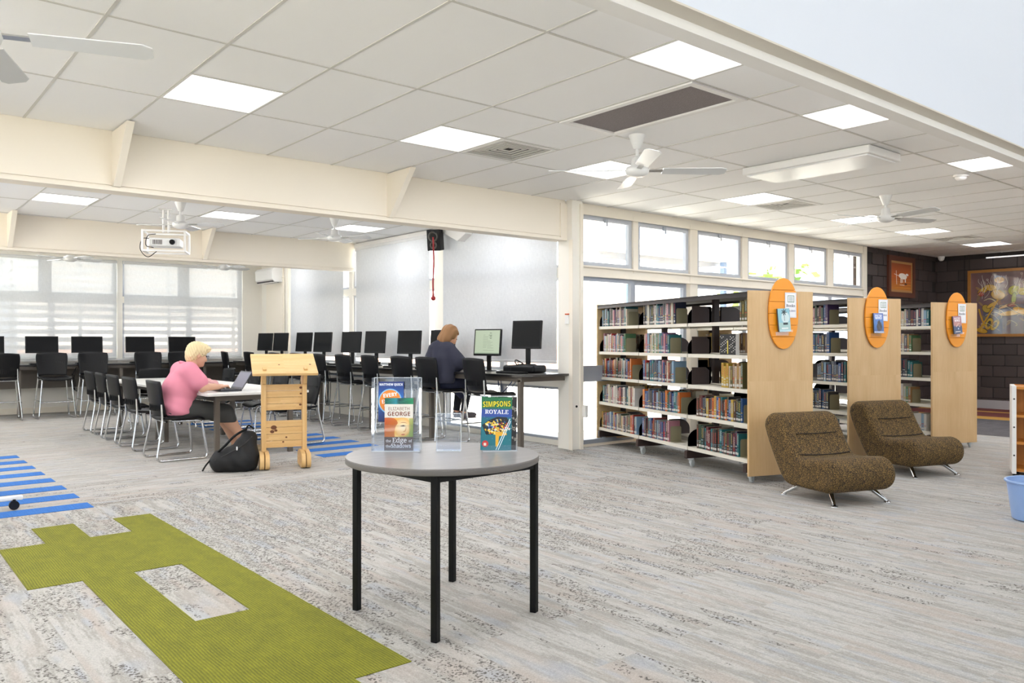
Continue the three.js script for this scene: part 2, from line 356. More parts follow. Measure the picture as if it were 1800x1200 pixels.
// ---- windows
const PANE = (x0, x1, y0, y1, z) => bx(x0, x1, y0, y1, z - 0.003, z + 0.003);
function frameX(x0, x1, y0, y1, z, w, d) { return [bx(x0, x0 + w, y0, y1, z - d / 2, z + d / 2), bx(x1 - w, x1, y0, y1, z - d / 2, z + d / 2), bx(x0 + w, x1 - w, y0, y0 + w, z - d / 2, z + d / 2), bx(x0 + w, x1 - w, y1 - w, y1, z - d / 2, z + d / 2)]; }
function frameZ(z0, z1, y0, y1, x, w, d) { return [bx(x - d / 2, x + d / 2, y0, y1, z0, z0 + w), bx(x - d / 2, x + d / 2, y0, y1, z1 - w, z1), bx(x - d / 2, x + d / 2, y0, y0 + w, z0 + w, z1 - w), bx(x - d / 2, x + d / 2, y1 - w, y1, z0 + w, z1 - w)]; }
const thinPane = (w, h) => new THREE.PlaneGeometry(w, h);
let winN = 0;
function windowX(x0, x1, y0, y1, z, w = 0.05, mat = M.alu, latch = false, label) {
  const g = struct('window_' + (++winN), null, null, label || 'aluminium framed window pane');
  part('window_frame', frameX(x0, x1, y0, y1, z, w, 0.06), mat, g);
  part('pane', thinPane(x1 - x0 - 2 * w + 0.01, y1 - y0 - 2 * w + 0.01).translate((x0 + x1) / 2, (y0 + y1) / 2, z), M.glass, g);
  if (latch) { part('sash', frameX(x0 + w * 0.7, x1 - w * 0.7, y0 + w * 0.7, y1 - w * 0.7, z + 0.02, 0.03, 0.03), mat, g); part('latch', [rb(0.05, 0.05, 0.03, (x0 + x1) / 2, y1 - w - 0.005, z + 0.05), rb(0.018, 0.06, 0.02, (x0 + x1) / 2 + 0.01, y1 - w - 0.04, z + 0.06)], M.aluGrey, g); }
  return g;
}
function windowZ(z0, z1, y0, y1, x, w = 0.05, mat = M.alu, label) {
  const g = struct('window_' + (++winN), null, null, label || 'aluminium framed window pane');
  part('window_frame', frameZ(z0, z1, y0, y1, x, w, 0.06), mat, g);
  part('pane', thinPane(z1 - z0 - 2 * w + 0.01, y1 - y0 - 2 * w + 0.01).rotateY(Math.PI / 2).translate(x, (y0 + y1) / 2, (z0 + z1) / 2), M.glass, g);
  return g;
}
// main facade
const FX = [[6.62, 7.59], [7.68, 8.72], [8.88, 9.91], [10.05, 11.13], [11.27, 12.27], [12.45, 13.44]];
{
  const w = struct('wall_north', [bx(6.6, 13.55, 2.76, CEIL + 0.02, FZ - 0.117, FZ - 0.003), bx(6.6, 13.55, 2.02, 2.14, FZ - 0.116, FZ - 0.004), bx(6.6, 13.56, -0.01, 0.05, FZ - 0.12, FZ - 0.03),
    bx(7.59, 7.68, 2.1, 2.8, FZ - 0.12, FZ), bx(8.72, 8.88, 0, 2.8, FZ - 0.12, FZ), bx(9.91, 10.05, 2.1, 2.8, FZ - 0.12, FZ), bx(11.13, 11.27, 0, 2.8, FZ - 0.12, FZ), bx(12.27, 12.45, 2.1, 2.8, FZ - 0.12, FZ), bx(13.44, 13.56, 0, CEIL, FZ - 0.12, FZ + 0.01)], M.cream, 'cream window wall with six high awning windows');
  part('rail_moulding', [bx(6.6, 13.5, 2.13, 2.15, FZ, FZ + 0.025), bx(6.6, 13.5, 2.02, 2.035, FZ, FZ + 0.018), bx(6.6, 13.5, 2.75, 2.765, FZ, FZ + 0.015)], M.cream, w);
  FX.forEach(([a, b]) => windowX(a, b, 2.14, 2.76, FZ - 0.06, 0.045, M.alu, true, 'high awning window with a latch under the ceiling'));
  windowX(6.62, 7.62, 0.03, 2.02, FZ - 0.05, 0.05, M.aluGrey, false, 'tall sliding glass door panel beside the corner post');
  windowX(7.62, 8.7, 0.03, 2.02, FZ - 0.08, 0.06, M.aluGrey, false, 'tall sliding glass door panel behind the shelves');
  windowX(8.88, 10.0, 0.03, 2.02, FZ - 0.06, 0.05, M.alu); windowX(10.0, 11.13, 0.03, 2.02, FZ - 0.06, 0.05, M.alu);
  windowX(11.27, 12.4, 0.03, 2.02, FZ - 0.06, 0.05, M.alu); windowX(12.4, 13.44, 0.03, 2.02, FZ - 0.06, 0.05, M.alu);
  struct('door_1', [bx(6.66, 7.58, 0.77, 0.96, FZ - 0.065, FZ - 0.03)], M.aluGrey, 'grey push rail across the sliding door');
}
// corner post with small fittings
{
  const p = struct('wall_post', [rb(0.17, CEIL, 0.24, 6.515, CEIL / 2, -6.79, 0.008)], M.creamWall, 'cream corner post between the bay and the facade');
  part('post_edge', [bx(6.425, 6.435, 0, 2.42, -6.72, -6.66), bx(6.55, 6.6, 0, 2.84, -6.67, -6.655)], M.cream, p);
  part('lock_box', rb(0.05, 0.14, 0.08, 6.61, 0.44, -6.65, 0.01), M.white, p);
  part('wall_switch', [rb(0.02, 0.1, 0.06, 6.42, 1.5, -6.74, 0.004)], M.white, p);
  part('red_tab', rb(0.022, 0.014, 0.06, 6.42, 1.565, -6.74, 0.003), std(0xd0562a, 0.5), p);
  part('bolt_hole', cyl(0.014, 0.014, 0.01, 0, 0, 0, 14).rotateX(Math.PI / 2).translate(6.50, 0.5, -6.668), M.black, p);
}
// bay side wall (east side of the bay)
{
  const w = struct('wall_bay_east', [bx(RX + 0.003, RX + 0.137, 2.80, CEIL + 0.02, WZ, -6.9), bx(RX, RX + 0.14, 0, 2.85, -9.72, -9.5), bx(RX, RX + 0.14, 0, 2.85, -12.3, -12.17), bx(RX, RX + 0.14, 0, 2.85, -14.89, -14.6), bx(RX, RX + 0.14, 0, 2.85, WZ - 0.1, -14.9),
    bx(RX + 0.002, RX + 0.138, -0.01, 0.86, WZ, -9.5), bx(RX + 0.004, RX + 0.136, 2.02, 2.14, WZ, -6.9), bx(RX + 0.004, RX + 0.136, 0.7, 0.88, -9.5, -6.9), bx(RX, RX + 0.1, -0.01, 0.06, -9.5, -6.9)], M.creamWall, 'cream side wall of the computer bay with tall windows');
  part('door_panel', bx(RX - 0.012, RX, 0.9, 2.38, -15.75, -14.98), M.cream, w);
  part('door_trim', [bx(RX - 0.03, RX, 0.86, 2.8, -14.97, -14.92), bx(RX - 0.03, RX, 0.86, 2.8, -14.70, -14.66)], M.cream, w);
  part('dado_batten', [-9.9, -10.7, -11.5, -12.3, -13.1].map((z) => bx(RX - 0.012, RX, 0.1, 0.84, z - 0.02, z + 0.02)), M.cream, w);
  for (const [a, b] of [[-9.5, -8.2], [-8.2, -6.92]]) windowZ(a, b, 0.05, 0.71, RX + 0.06, 0.04, M.aluGrey, 'low glass pane under the long desk');
  for (const [a, b] of [[-9.5, -8.2], [-8.2, -6.92], [-12.17, -10.9], [-10.9, -9.62], [-14.6, -13.4], [-13.4, -12.3]]) { windowZ(a, b, 0.87, 2.03, RX + 0.06, 0.045, M.alu, 'tall window pane behind the roller blind'); windowZ(a, b, 2.13, 2.81, RX + 0.06, 0.045, M.alu, 'upper window pane behind the roller blind'); }
  struct('trim_1', [bx(RX - 0.06, RX, 2.79, 2.87, -12.0, -6.9), bx(RX - 0.06, RX, 2.79, 2.87, WZ, -12.15)], M.white, 'white cornice strip above the roller blinds');
}
// bay end wall
const SX = [-3.55, -0.9, 1.5, 3.905, 6.26];
{
  const cols = [[-3.6, -3.4], [-1.0, -0.82], [1.44, 1.56], [3.86, 3.95], [6.2, 6.62]];
  const w = struct('wall_bay_north', [bx(-3.6, RX, -0.01, 0.9, WZ - 0.14, WZ), bx(-3.6, RX, 2.74, CEIL + 0.02, WZ - 0.136, WZ), ...cols.map(([a, b]) => bx(a, b, 0.85, 2.8, WZ - 0.14, WZ + 0.03))], M.creamWall, 'cream end wall of the computer bay under wide windows');
  part('skirting', bx(-3.6, RX, 0, 0.1, WZ, WZ + 0.02), M.cream, w);
  part('sill', bx(-3.6, RX, 0.9, 0.93, WZ - 0.1, WZ + 0.05), M.white, w);
  for (let k = 0; k < 4; k++) {
    const a = cols[k][1], b = cols[k + 1][0], m = (a + b) / 2;
    windowX(a, m - 0.04, 2.06, 2.74, WZ - 0.08, 0.06, M.aluGrey, false, 'upper bay window pane behind a blind'); windowX(m + 0.04, b, 2.06, 2.74, WZ - 0.08, 0.06, M.aluGrey, false, 'upper bay window pane behind a blind');
    windowX(a, m + 0.1, 0.92, 1.98, WZ - 0.08, 0.05, M.aluGrey, false, 'lower bay window pane behind a blind'); windowX(m + 0.1, b, 0.92, 1.98, WZ - 0.08, 0.05, M.aluGrey, false, 'lower bay window pane behind a blind');
    part('mullion', [bx(m - 0.05, m + 0.05, 1.96, 2.76, WZ - 0.12, WZ - 0.02), bx(a, b, 1.96, 2.08, WZ - 0.12, WZ - 0.02)], M.creamWall, w);
  }
}
// other walls closing the place
{
  const w = struct('wall_bay_west', [bx(-3.75, -3.6, 0, 0.8, WZ, FZ), bx(-3.75, -3.6, 2.5, CEIL + 0.1, WZ, FZ), ...[WZ, -13.6, -11.2, -9.0, FZ - 0.3].map((z) => bx(-3.75, -3.6, 0.7, 2.6, z, z + 0.3))], M.creamWall, 'cream wall with windows closing the bay');
  for (const [a, b] of [[-15.75, -13.6], [-13.3, -11.2], [-10.9, -9.0], [-8.7, -7.07]]) part('pane', thinPane(b - a, 1.72).rotateY(Math.PI / 2).translate(-3.68, 1.65, (a + b) / 2), M.glass, w);
}
{
  const w = struct('wall_west', [bx(WX - 0.15, WX, 0, 0.8, FZ - 0.14, SZ), bx(WX - 0.15, WX, 2.5, TOP, FZ - 0.14, SZ), bx(WX - 0.15, WX, 0.7, 2.6, FZ - 0.14, -4.6), ...[-4.7, -2.6, -0.5, 1.6, SZ - 0.3].map((z) => bx(WX - 0.15, WX, 0.7, 2.6, z, z + 0.3))], M.creamWall, 'cream wall with windows beside the viewer');
  for (const z of [-4.4, -2.3, -0.2, 1.9]) part('pane', thinPane(1.9, 1.72).rotateY(Math.PI / 2).translate(WX - 0.08, 1.65, z + 0.95), M.glass, w);
}
struct('wall_return', bx(WX, -3.6, 0, CEIL + 0.1, FZ - 0.14, FZ), M.creamWall, 'cream wall return beside the bay');
{
  const xs = []; for (let x = WX; x < EX - 0.5; x += 2.26) xs.push(x);
  const w = struct('wall_south', [bx(WX, EX, 0, 0.9, SZ, SZ + 0.15), bx(WX, EX, 2.4, 2.55, SZ, SZ + 0.15), bx(WX, EX, 4.05, TOP, SZ, SZ + 0.15), ...xs.map((x) => bx(x, x + 0.5, 0, TOP, SZ, SZ + 0.15))], M.creamWall, 'wall with two rows of windows behind the viewer');
  for (const x of xs) { part('pane', thinPane(1.76, 1.5).rotateY(Math.PI).translate(x + 1.38, 1.65, SZ + 0.08), M.glass, w); part('pane', thinPane(1.76, 1.5).rotateY(Math.PI).translate(x + 1.38, 3.3, SZ + 0.08), M.glass, w); }
}
struct('roof_eave', bx(WX - 1, EX + 1, 4.2, 4.3, SZ + 0.15, SZ + 2.7), M.extWall, 'deep eave outside the windows behind the viewer');
struct('ground_asphalt', bx(-30, 60, -0.2, -0.15, SZ + 0.2, 40), M.asphalt, 'dark asphalt yard behind the viewer');
// dark painted block walls: every block a piece
{
  const core = struct('wall_east', [bx(EX + 0.02, EX + 0.2, 0, TOP, FZ - 0.2, SZ)], M.mortar, 'dark brown painted block end wall');
  const bg = new RoundedBoxGeometry(0.02, 0.19, 0.388, 1, 0.004);
  for (let r = 0; r < 15; r++) for (let c = 0; c < 14; c++) {
    const z = FZ + 0.2 + c * 0.4 - ((r & 1) ? 0.2 : 0), y = 0.096 + r * 0.2; if (z > -2.0 || y > CEIL) continue;
    const m = new THREE.Mesh(bg, M.block[Math.floor(rnd() * 3)]); m.position.set(EX + 0.012 + rr(0, 0.002), y, z); m.name = 'block'; core.add(shade(m));
  }
  const n2 = struct('wall_north_dark', [bx(13.56, EX + 0.1, 0, CEIL + 0.05, FZ - 0.2, FZ - 0.02)], M.mortar, 'dark brown painted block wall beside the high windows');
  const bh = new RoundedBoxGeometry(0.388, 0.19, 0.02, 1, 0.004);
  for (let r = 0; r < 15; r++) for (let c = 0; c < 7; c++) {
    const x = 13.77 + c * 0.4 + ((r & 1) ? 0.2 : 0), y = 0.096 + r * 0.2; if (x > EX - 0.1) continue;
    const m = new THREE.Mesh(bh, M.block[Math.floor(rnd() * 3)]); m.position.set(x, y, FZ - 0.012 + rr(0, 0.002)); m.name = 'block'; n2.add(shade(m));
  }
  struct('baseboard_east', bx(EX - 0.02, EX + 0.02, 0, 0.16, FZ, -1), std(0xa9a4a4, 0.6), 'grey skirting along the dark block wall');
  part('wall_join', bx(EX - 0.006, EX + 0.02, 0.16, CEIL, -6.27, -6.25), M.mortar, core);
}
// ---- roller blinds (translucent screen fabric)
function blindZ(z0, z1, y0, y1, x, label) {
  const t = thing('roller_blind', label, 'blind', [0, 0, 0], 0, 'roller blinds of the computer bay');
  part('fabric', metre(new THREE.PlaneGeometry(z1 - z0, y1 - y0).rotateY(-Math.PI / 2).translate(x, (y0 + y1) / 2, (z0 + z1) / 2), 1, 'y'), M.blind, t);
  part('bottom_rail', rb(0.02, 0.035, z1 - z0, x, y0, (z0 + z1) / 2, 0.006), M.blindRail, t);
  part('roller', cyl(0.03, 0.03, z1 - z0 + 0.03, 0, 0, 0, 16).rotateX(Math.PI / 2).translate(x + 0.02, y1, (z0 + z1) / 2), M.blindRail, t);
}
blindZ(-9.40, -7.03, 1.0, 2.77, RX - 0.07, 'tall translucent roller blind behind the lit monitor');
blindZ(-11.92, -9.74, 1.0, 2.78, RX - 0.07, 'tall translucent roller blind between the two beams');
blindZ(-14.5, -12.4, 1.0, 2.76, RX - 0.05, 'translucent roller blind beside the wall air conditioner');
function blindX(x0, x1, y0, y1, z, label) {
  const t = thing('roller_blind', label, 'blind', [0, 0, 0], 0, 'roller blinds of the computer bay');
  part('fabric', metre(new THREE.PlaneGeometry(x1 - x0, y1 - y0).translate((x0 + x1) / 2, (y0 + y1) / 2, z), 1, 'y'), M.blindSheer, t);
  part('bottom_rail', rb(x1 - x0, 0.03, 0.02, (x0 + x1) / 2, y0, z, 0.006), M.blindRail, t);
  part('roller', cyl(0.03, 0.03, x1 - x0 + 0.02, 0, 0, 0, 16).rotateZ(Math.PI / 2).translate((x0 + x1) / 2, y1, z - 0.02), M.blindRail, t);
}
blindX(-0.8, 1.42, 0.95, 2.7, WZ + 0.06, 'end wall roller blind beyond the one with bright stripes');
blindX(1.58, 3.84, 0.95, 2.7, WZ + 0.06, 'end wall roller blind with slatted light, behind three stools');
blindX(3.97, 6.18, 0.95, 2.7, WZ + 0.06, 'end wall roller blind behind the woman in pink');
// ---- outside
{
  const g = struct('ground', bx(-30, 60, -0.3, -0.2, -60, 40), M.concrete, 'pale paved ground outside');
  part('path', bx(6.9, 40, -0.2, -0.06, -24, FZ - 0.15), M.concrete, g);
  const sc = thing('slatted_screen', 'horizontal slat screen seen through the end wall blinds', 'screen', [0, 0, -16.75]);
  for (let k = 0; k < 13; k++) part('slat', bx(-1, 6.4, 0.95 + k * 0.145, 1.03 + k * 0.145, -0.015, 0.015), M.slat, sc);
  for (const x of [-0.9, 1.0, 2.3, 3.4, 5.0, 6.3]) part('post', bx(x - 0.03, x + 0.03, -0.2, 2.9, -0.06, -0.015), M.slat, sc);
  const b = thing('pale_building', 'pale building with a shallow metal roof beyond the courtyard', 'building', [10, -0.2, -22]);
  part('wall', bx(-6, 22, 0, 3.4, -6, 0), M.extWall, b);
  part('brick_base', bx(-6.02, 22.02, 0, 1.3, -6.02, 0.02), M.extBrick, b);
  part('roof', extr([[-6.6, 3.35], [0.7, 3.35], [0.7, 3.45], [-3, 5.3], [-6.6, 3.45]], 28.6, 0).rotateY(-Math.PI / 2).translate(22.3, 0, 0), M.extRoof, b);
  const v = thing('veranda', 'veranda roof on blue posts outside the far high windows', 'veranda', [0, 0, 0]);
  part('roof', bx(10.9, 16.2, 2.95, 3.05, -10.6, FZ - 0.16), M.extWall, v);
  part('fascia', bx(10.85, 16.2, 2.82, 3.05, -10.68, -10.6), M.aluGrey, v);
  for (const x of [11.6, 14.6]) part('post', bx(x - 0.05, x + 0.05, -0.06, 2.95, -10.5, -10.4), M.extBlue, v);
  solo('outer_pier', 'dark block pier outside the last high window', 'pier', bx(14.02, 15.0, -0.06, 2.94, -7.25, -7.1), M.block[0], [0, 0, 0]);
  const s = thing('notice_board', 'grey notice board on a post outside the second high window', 'board', [12.6, -0.06, -11.2]);
  part('board', rb(0.28, 0.42, 0.04, 0, 3.15, 0, 0.01), std(0x9a9c9e, 0.6), s); part('post', cyl(0.03, 0.03, 3.1, 0.2, 1.55, 0, 12), M.aluGrey, s);
  const r = thing('bike_rack', 'bent tube bicycle rack on the paving outside the glass', 'rack', [8.4, -0.06, -10.0], 0.3);
  for (let k = 0; k < 3; k++) part('hoop', bent([[k * 0.7, 0, 0], [k * 0.7, 0.75, 0], [k * 0.7 + 0.9, 0.75, 0], [k * 0.7 + 0.9, 0, 0]], 0.022, 0.2), M.steel, r);
  const t = thing('leafy_tree', 'green tree seen through the last high window', 'tree', [19.5, -0.2, -12.5]);
  part('trunk', cyl(0.12, 0.18, 2.4, 0, 1.2, 0, 10), std(0x6b5a48, 0.9), t);
  const lg = []; for (let k = 0; k < 260; k++) { const a = rr(0, 6.28), b2 = Math.acos(rr(-1, 1)), R = 1.5 * Math.cbrt(rnd()); lg.push(new THREE.PlaneGeometry(0.28, 0.16).rotateX(rr(0, 3)).rotateY(rr(0, 6)).translate(R * Math.sin(b2) * Math.cos(a), 3.2 + R * Math.cos(b2), R * Math.sin(b2) * Math.sin(a))); }
  part('crown', lg, M.leaf, t, 'stuff');
}
// ---- ceiling light panels: glowing diffuser + area light of the same size
const glow = new THREE.MeshStandardMaterial({ color: 0xffffff, emissive: 0xffffff, emissiveIntensity: 2.2, roughness: 0.6 });
function lightPanel([x0, x1, z0, z1], label) {
  const w = x1 - x0 - 0.03, d = z1 - z0 - 0.03, t = thing('light_panel', label, 'ceiling light', [(x0 + x1) / 2, CEIL, (z0 + z1) / 2], 0, 'square ceiling light panels');
  part('frame', [bx(-w / 2 - 0.012, w / 2 + 0.012, -0.004, 0.03, -d / 2 - 0.012, -d / 2), bx(-w / 2 - 0.012, w / 2 + 0.012, -0.004, 0.03, d / 2, d / 2 + 0.012), bx(-w / 2 - 0.012, -w / 2, -0.004, 0.03, -d / 2, d / 2), bx(w / 2, w / 2 + 0.012, -0.004, 0.03, -d / 2, d / 2)], M.white, t);
  part('diffuser', bx(-w / 2, w / 2, 0.002, 0.01, -d / 2, d / 2), glow, t);
  const L = new THREE.RectAreaLight(0xf6f8ff, PANEL_LIGHT, w, d); L.position.set(0, -0.006, 0); L.rotation.x = -Math.PI / 2; L.name = 'panel_light'; L.castShadow = true; t.add(L);
}
const ord = ['first', 'second', 'third', 'fourth', 'fifth', 'sixth', 'seventh', 'eighth', 'ninth', 'tenth'];
MP.slice(0, 9).forEach((p, k) => lightPanel(p, `square light panel, ${ord[k]} from the west wall in the row nearer the windows`));
MP.slice(9).forEach((p, k) => lightPanel(p, `square light panel, ${ord[k]} from the west wall in the row beside the bulkhead`));
BP.forEach((p, k) => lightPanel(p, `square light panel, ${ord[k]} from the west in the row before the second beam`));
BQ.forEach((p, k) => lightPanel(p, `square light panel, ${ord[k]} from the west in the row hidden behind the first beam`));
BR.forEach((p, k) => lightPanel(p, `square light panel, ${ord[k]} from the west in the row behind the second beam`));

// ================================================================= CEILING FITTINGS
{
  const [x0, x1, z0, z1] = RETURN, t = thing('return_air_grille', 'long brown-grey return air grille in the ceiling', 'grille', [(x0 + x1) / 2, CEIL, (z0 + z1) / 2]);
  const w = (x1 - x0) / 2 - 0.012, d = (z1 - z0) / 2 - 0.012;
  part('frame', [bx(-w, w, -0.012, 0.02, -d, -d + 0.05), bx(-w, w, -0.012, 0.02, d - 0.05, d), bx(-w, -w + 0.05, -0.012, 0.02, -d + 0.05, d - 0.05), bx(w - 0.05, w, -0.012, 0.02, -d + 0.05, d - 0.05)], M.white, t);
  const gt = dataTex(128, 128, (x, y) => lerp3([150, 140, 140], [112, 104, 104], clamp01(vn(x / 2, y / 2, 1) * 0.7 + ((x % 8) < 2 || (y % 8) < 2 ? 0 : 0.35)))); gt.repeat.set(6, 6);
  part('mesh_panel', metre(bx(-w + 0.05, w - 0.05, 0.002, 0.012, -d + 0.05, d - 0.05), 1, 'z'), std(0xffffff, 0.8, { map: gt }), t);
}
['beside the lit panel over the round table side', 'beside the panel behind the first bookcase', 'near the dark block wall'].forEach((s, k) => {
  const [x0, x1, z0, z1] = VENTS[k], t = thing('air_diffuser', 'square louvred ceiling air diffuser ' + s, 'vent', [(x0 + x1) / 2, CEIL, (z0 + z1) / 2], 0, 'ceiling air diffusers');
  part('backing', bx(-0.27, 0.27, 0.05, 0.06, -0.27, 0.27), M.ventDark, t);
  const ring = (a, w, y) => [0, 1, 2, 3].map((q) => extr([[-a, -a], [a, -a], [a - w, -a + w], [-a + w, -a + w]], 0.006).rotateX(Math.PI / 2).translate(0, y, 0).rotateY(q * Math.PI / 2));
  part('frame', ring(0.295, 0.03, 0.0), M.white, t);
  for (let q = 0; q < 5; q++) part('louvre', ring(0.25 - q * 0.046, 0.024, 0.004 + q * 0.003), M.tbar, t);
});
{
  const t = thing('surface_fitting', 'long white box fitting fixed under the ceiling between the fans', 'ceiling light', [6.76, CEIL - 0.004, -3.82]);
  part('body', rb(0.56, 0.07, 1.22, 0, -0.035, 0, 0.012), M.white, t);
  part('cover', rb(0.5, 0.02, 1.16, 0, -0.072, 0, 0.008), phys({ color: 0xf1f0ee, roughness: 0.3 }), t);
}
{ const d = thing('smoke_detector', 'white round smoke detector beside the bulkhead panel', 'detector', [8.4, CEIL - 0.003, -3.25]); part('base', cyl(0.07, 0.07, 0.02, 0, -0.01, 0), M.white, d); part('dome', lathe([[0, -0.055], [0.035, -0.052], [0.05, -0.035], [0.055, -0.02]]), M.white, d); }
{ const d = thing('dome_camera', 'small white dome camera in the dark wall corner', 'camera', [16.2, CEIL - 0.003, -6.62]); part('base', cyl(0.06, 0.06, 0.03, 0, -0.015, 0), M.white, d); part('dome', lathe([[0, -0.09], [0.03, -0.085], [0.05, -0.06], [0.055, -0.03]]), M.white, d); }
{
  const d = thing('wall_tube_lamp', 'thin white tube lamp over the large painting', 'lamp', [16.24, 2.79, -5.2]);
  part('tube', rb(0.03, 0.025, 1.3, 0, 0, 0, 0.01), std(0xffffff, 0.4, { emissive: 0xffffff, emissiveIntensity: 0.7 }), d); part('bracket', [rb(0.09, 0.02, 0.03, 0.05, 0.01, 0.5, 0.004), rb(0.09, 0.02, 0.03, 0.05, 0.01, -0.5, 0.004)], M.steel, d);
  const L = new THREE.RectAreaLight(0xffffff, 2, 1.3, 0.03); L.position.set(0, -0.02, 0); L.rotation.set(-Math.PI / 2, 0, Math.PI / 2); L.castShadow = true; d.add(L);
}
function ceilingFan(x, z, yHub, ang, label, R = 0.70) {
  const t = thing('ceiling_fan', label, 'fan', [x, CEIL, z], 0, 'white ceiling fans'), dy = yHub - CEIL;
  part('canopy', lathe([[0.012, -0.11], [0.03, -0.105], [0.05, -0.05], [0.065, -0.01], [0.066, 0]]), M.fanWhite, t);
  part('rod', cyl(0.013, 0.013, -dy, 0, dy / 2, 0, 10), M.fanWhite, t);
  part('motor', lathe([[0, dy - 0.05], [0.05, dy - 0.048], [0.085, dy - 0.03], [0.095, dy], [0.085, dy + 0.025], [0.05, dy + 0.04], [0.045, dy + 0.1], [0.014, dy + 0.115]]), M.fanWhite, t);
  for (let k = 0; k < 4; k++) {
    const b = extr([[0.2, -0.05], [R - 0.04, -0.062], [R, -0.04], [R, 0.04], [R - 0.04, 0.062], [0.2, 0.05]], 0.004, 0.001).rotateX(Math.PI / 2 - 0.22).rotateY(ang + k * Math.PI / 2).translate(0, dy, 0);
    const m = part('blade', b, M.fanBlade, t);
    part('blade_arm', bx(0.07, 0.24, -0.004, 0.004, -0.018, 0.018).rotateX(-0.2).rotateY(ang + k * Math.PI / 2).translate(0, dy, 0), M.steel, m);
  }
  return t;
}
ceilingFan(4.82, -4.26, 2.60, -0.68, 'white ceiling fan in front of the second lit panel, near the brown grille');
ceilingFan(8.95, -4.25, 2.63, -0.35, 'white ceiling fan over the middle bookcase');
ceilingFan(0.45, -4.2, 2.6, -0.35, 'ceiling fan whose blade reaches in over the striped carpet');
ceilingFan(3.03, -9.73, 2.62, 0.9, 'white ceiling fan behind the projector pole', 0.5);
ceilingFan(4.99, -9.69, 2.62, 0.7, 'white ceiling fan beside the last bay panel', 0.5);
ceilingFan(2.62, -13.6, 2.50, 0.4, 'fan behind the second beam over the striped blind', 0.5);
ceilingFan(4.95, -13.6, 2.50, 0.3, 'fan behind the second beam over the woman in pink', 0.5);
// projector in a white cage
{
  const t = thing('ceiling_projector', 'white projector in a square cage hanging on a double pole', 'projector', [3.05, 2.52, -10.35], -0.45);
  part('pole', [cyl(0.016, 0.016, 0.36, -0.03, 0.25, 0, 10), cyl(0.016, 0.016, 0.36, 0.03, 0.25, 0, 10), rb(0.16, 0.012, 0.1, 0, 0.352, 0, 0.003)], M.white, t);
  const c = [], a = 0.24, b = 0.17, hh = 0.115; for (const x of [-a, a]) for (const z of [-b, b]) c.push(bx(x - 0.012, x + 0.012, -hh * 2 + 0.06, 0.08, z - 0.012, z + 0.012));
  for (const y of [0.07, -2 * hh + 0.06]) { for (const z of [-b, b]) c.push(bx(-a, a, y - 0.01, y + 0.01, z - 0.01, z + 0.01)); for (const x of [-a, a]) c.push(bx(x - 0.01, x + 0.01, y - 0.01, y + 0.01, -b, b)); }
  part('cage', c, M.white, t);
  part('body', rb(0.36, 0.1, 0.26, 0, -0.06, 0, 0.02), M.fanWhite, t);
  part('lens', cyl(0.03, 0.034, 0.04, 0, 0, 0).rotateX(Math.PI / 2).translate(0.09, -0.06, 0.14), M.black, t);
  const v = []; for (let k = 0; k < 7; k++) v.push(bx(-0.13 + k * 0.016, -0.122 + k * 0.016, -0.09, -0.035, 0.128, 0.133)); part('vent_slot', v, M.ventDark, t);
  part('cable', [sweep(curve([[-0.15, -0.02, 0.05], [-0.25, -0.02, 0.08], [-0.28, -0.15, 0.08], [-0.2, -0.24, 0.06], [-0.1, -0.17, 0.05]]), 0.005, 6), sweep(curve([[-0.12, 0.05, 0], [-0.2, 0.02, 0.05], [-0.22, -0.1, 0.04], [-0.14, -0.12, 0.02]]), 0.005, 6)], M.blackPlastic, t);
}
// loudspeaker with red pull cord
{
  const t = thing('wall_speaker', 'black wall speaker with two cones on a white bracket', 'speaker', [6.33, 2.66, -9.3], -0.95);
  part('cabinet', rb(0.19, 0.29, 0.17, 0, 0, 0, 0.01).rotateX(0.16), M.blackPlastic, t);
  for (const [y, r] of [[0.05, 0.062], [-0.07, 0.042]]) part('cone', [new THREE.TorusGeometry(r, 0.012, 8, 24).translate(0, y, 0.088).rotateX(0.16), lathe([[0.004, 0.012], [r * 0.35, 0.01], [r * 0.9, 0.022]]).rotateX(Math.PI / 2).translate(0, y, 0.066).rotateX(0.16)], std(0x56544e, 0.5), t);
  part('bracket', [rb(0.05, 0.05, 0.2, 0.05, 0.13, -0.15, 0.004)], M.steel, t);
  const s = thing('wall_box', 'white slanted housing on the wall beside the black speaker', 'housing', [6.5, 2.68, -9.0]);
  part('housing', extr([[-0.42, 0.16], [0.28, 0.16], [0.28, 0.02], [0.1, -0.06]], 0.14, 0.006).rotateY(-Math.PI / 2).translate(0.06, 0, 0), M.white, s);
  const p = thing('pull_cord', 'dark red pull cord with a knob hanging below the speaker', 'cord', [6.22, 0, -9.19]);
  part('cord', sweep(curve([[0, 2.68, 0], [0.004, 2.3, 0.004], [-0.004, 2.05, 0], [0, 1.87, 0]], 12), 0.012, 8), M.red, p); part('knob', [new THREE.SphereGeometry(0.032, 14, 10).translate(0, 1.84, 0), cyl(0.012, 0.02, 0.05, 0, 1.875, 0, 10)], M.red, p);
}
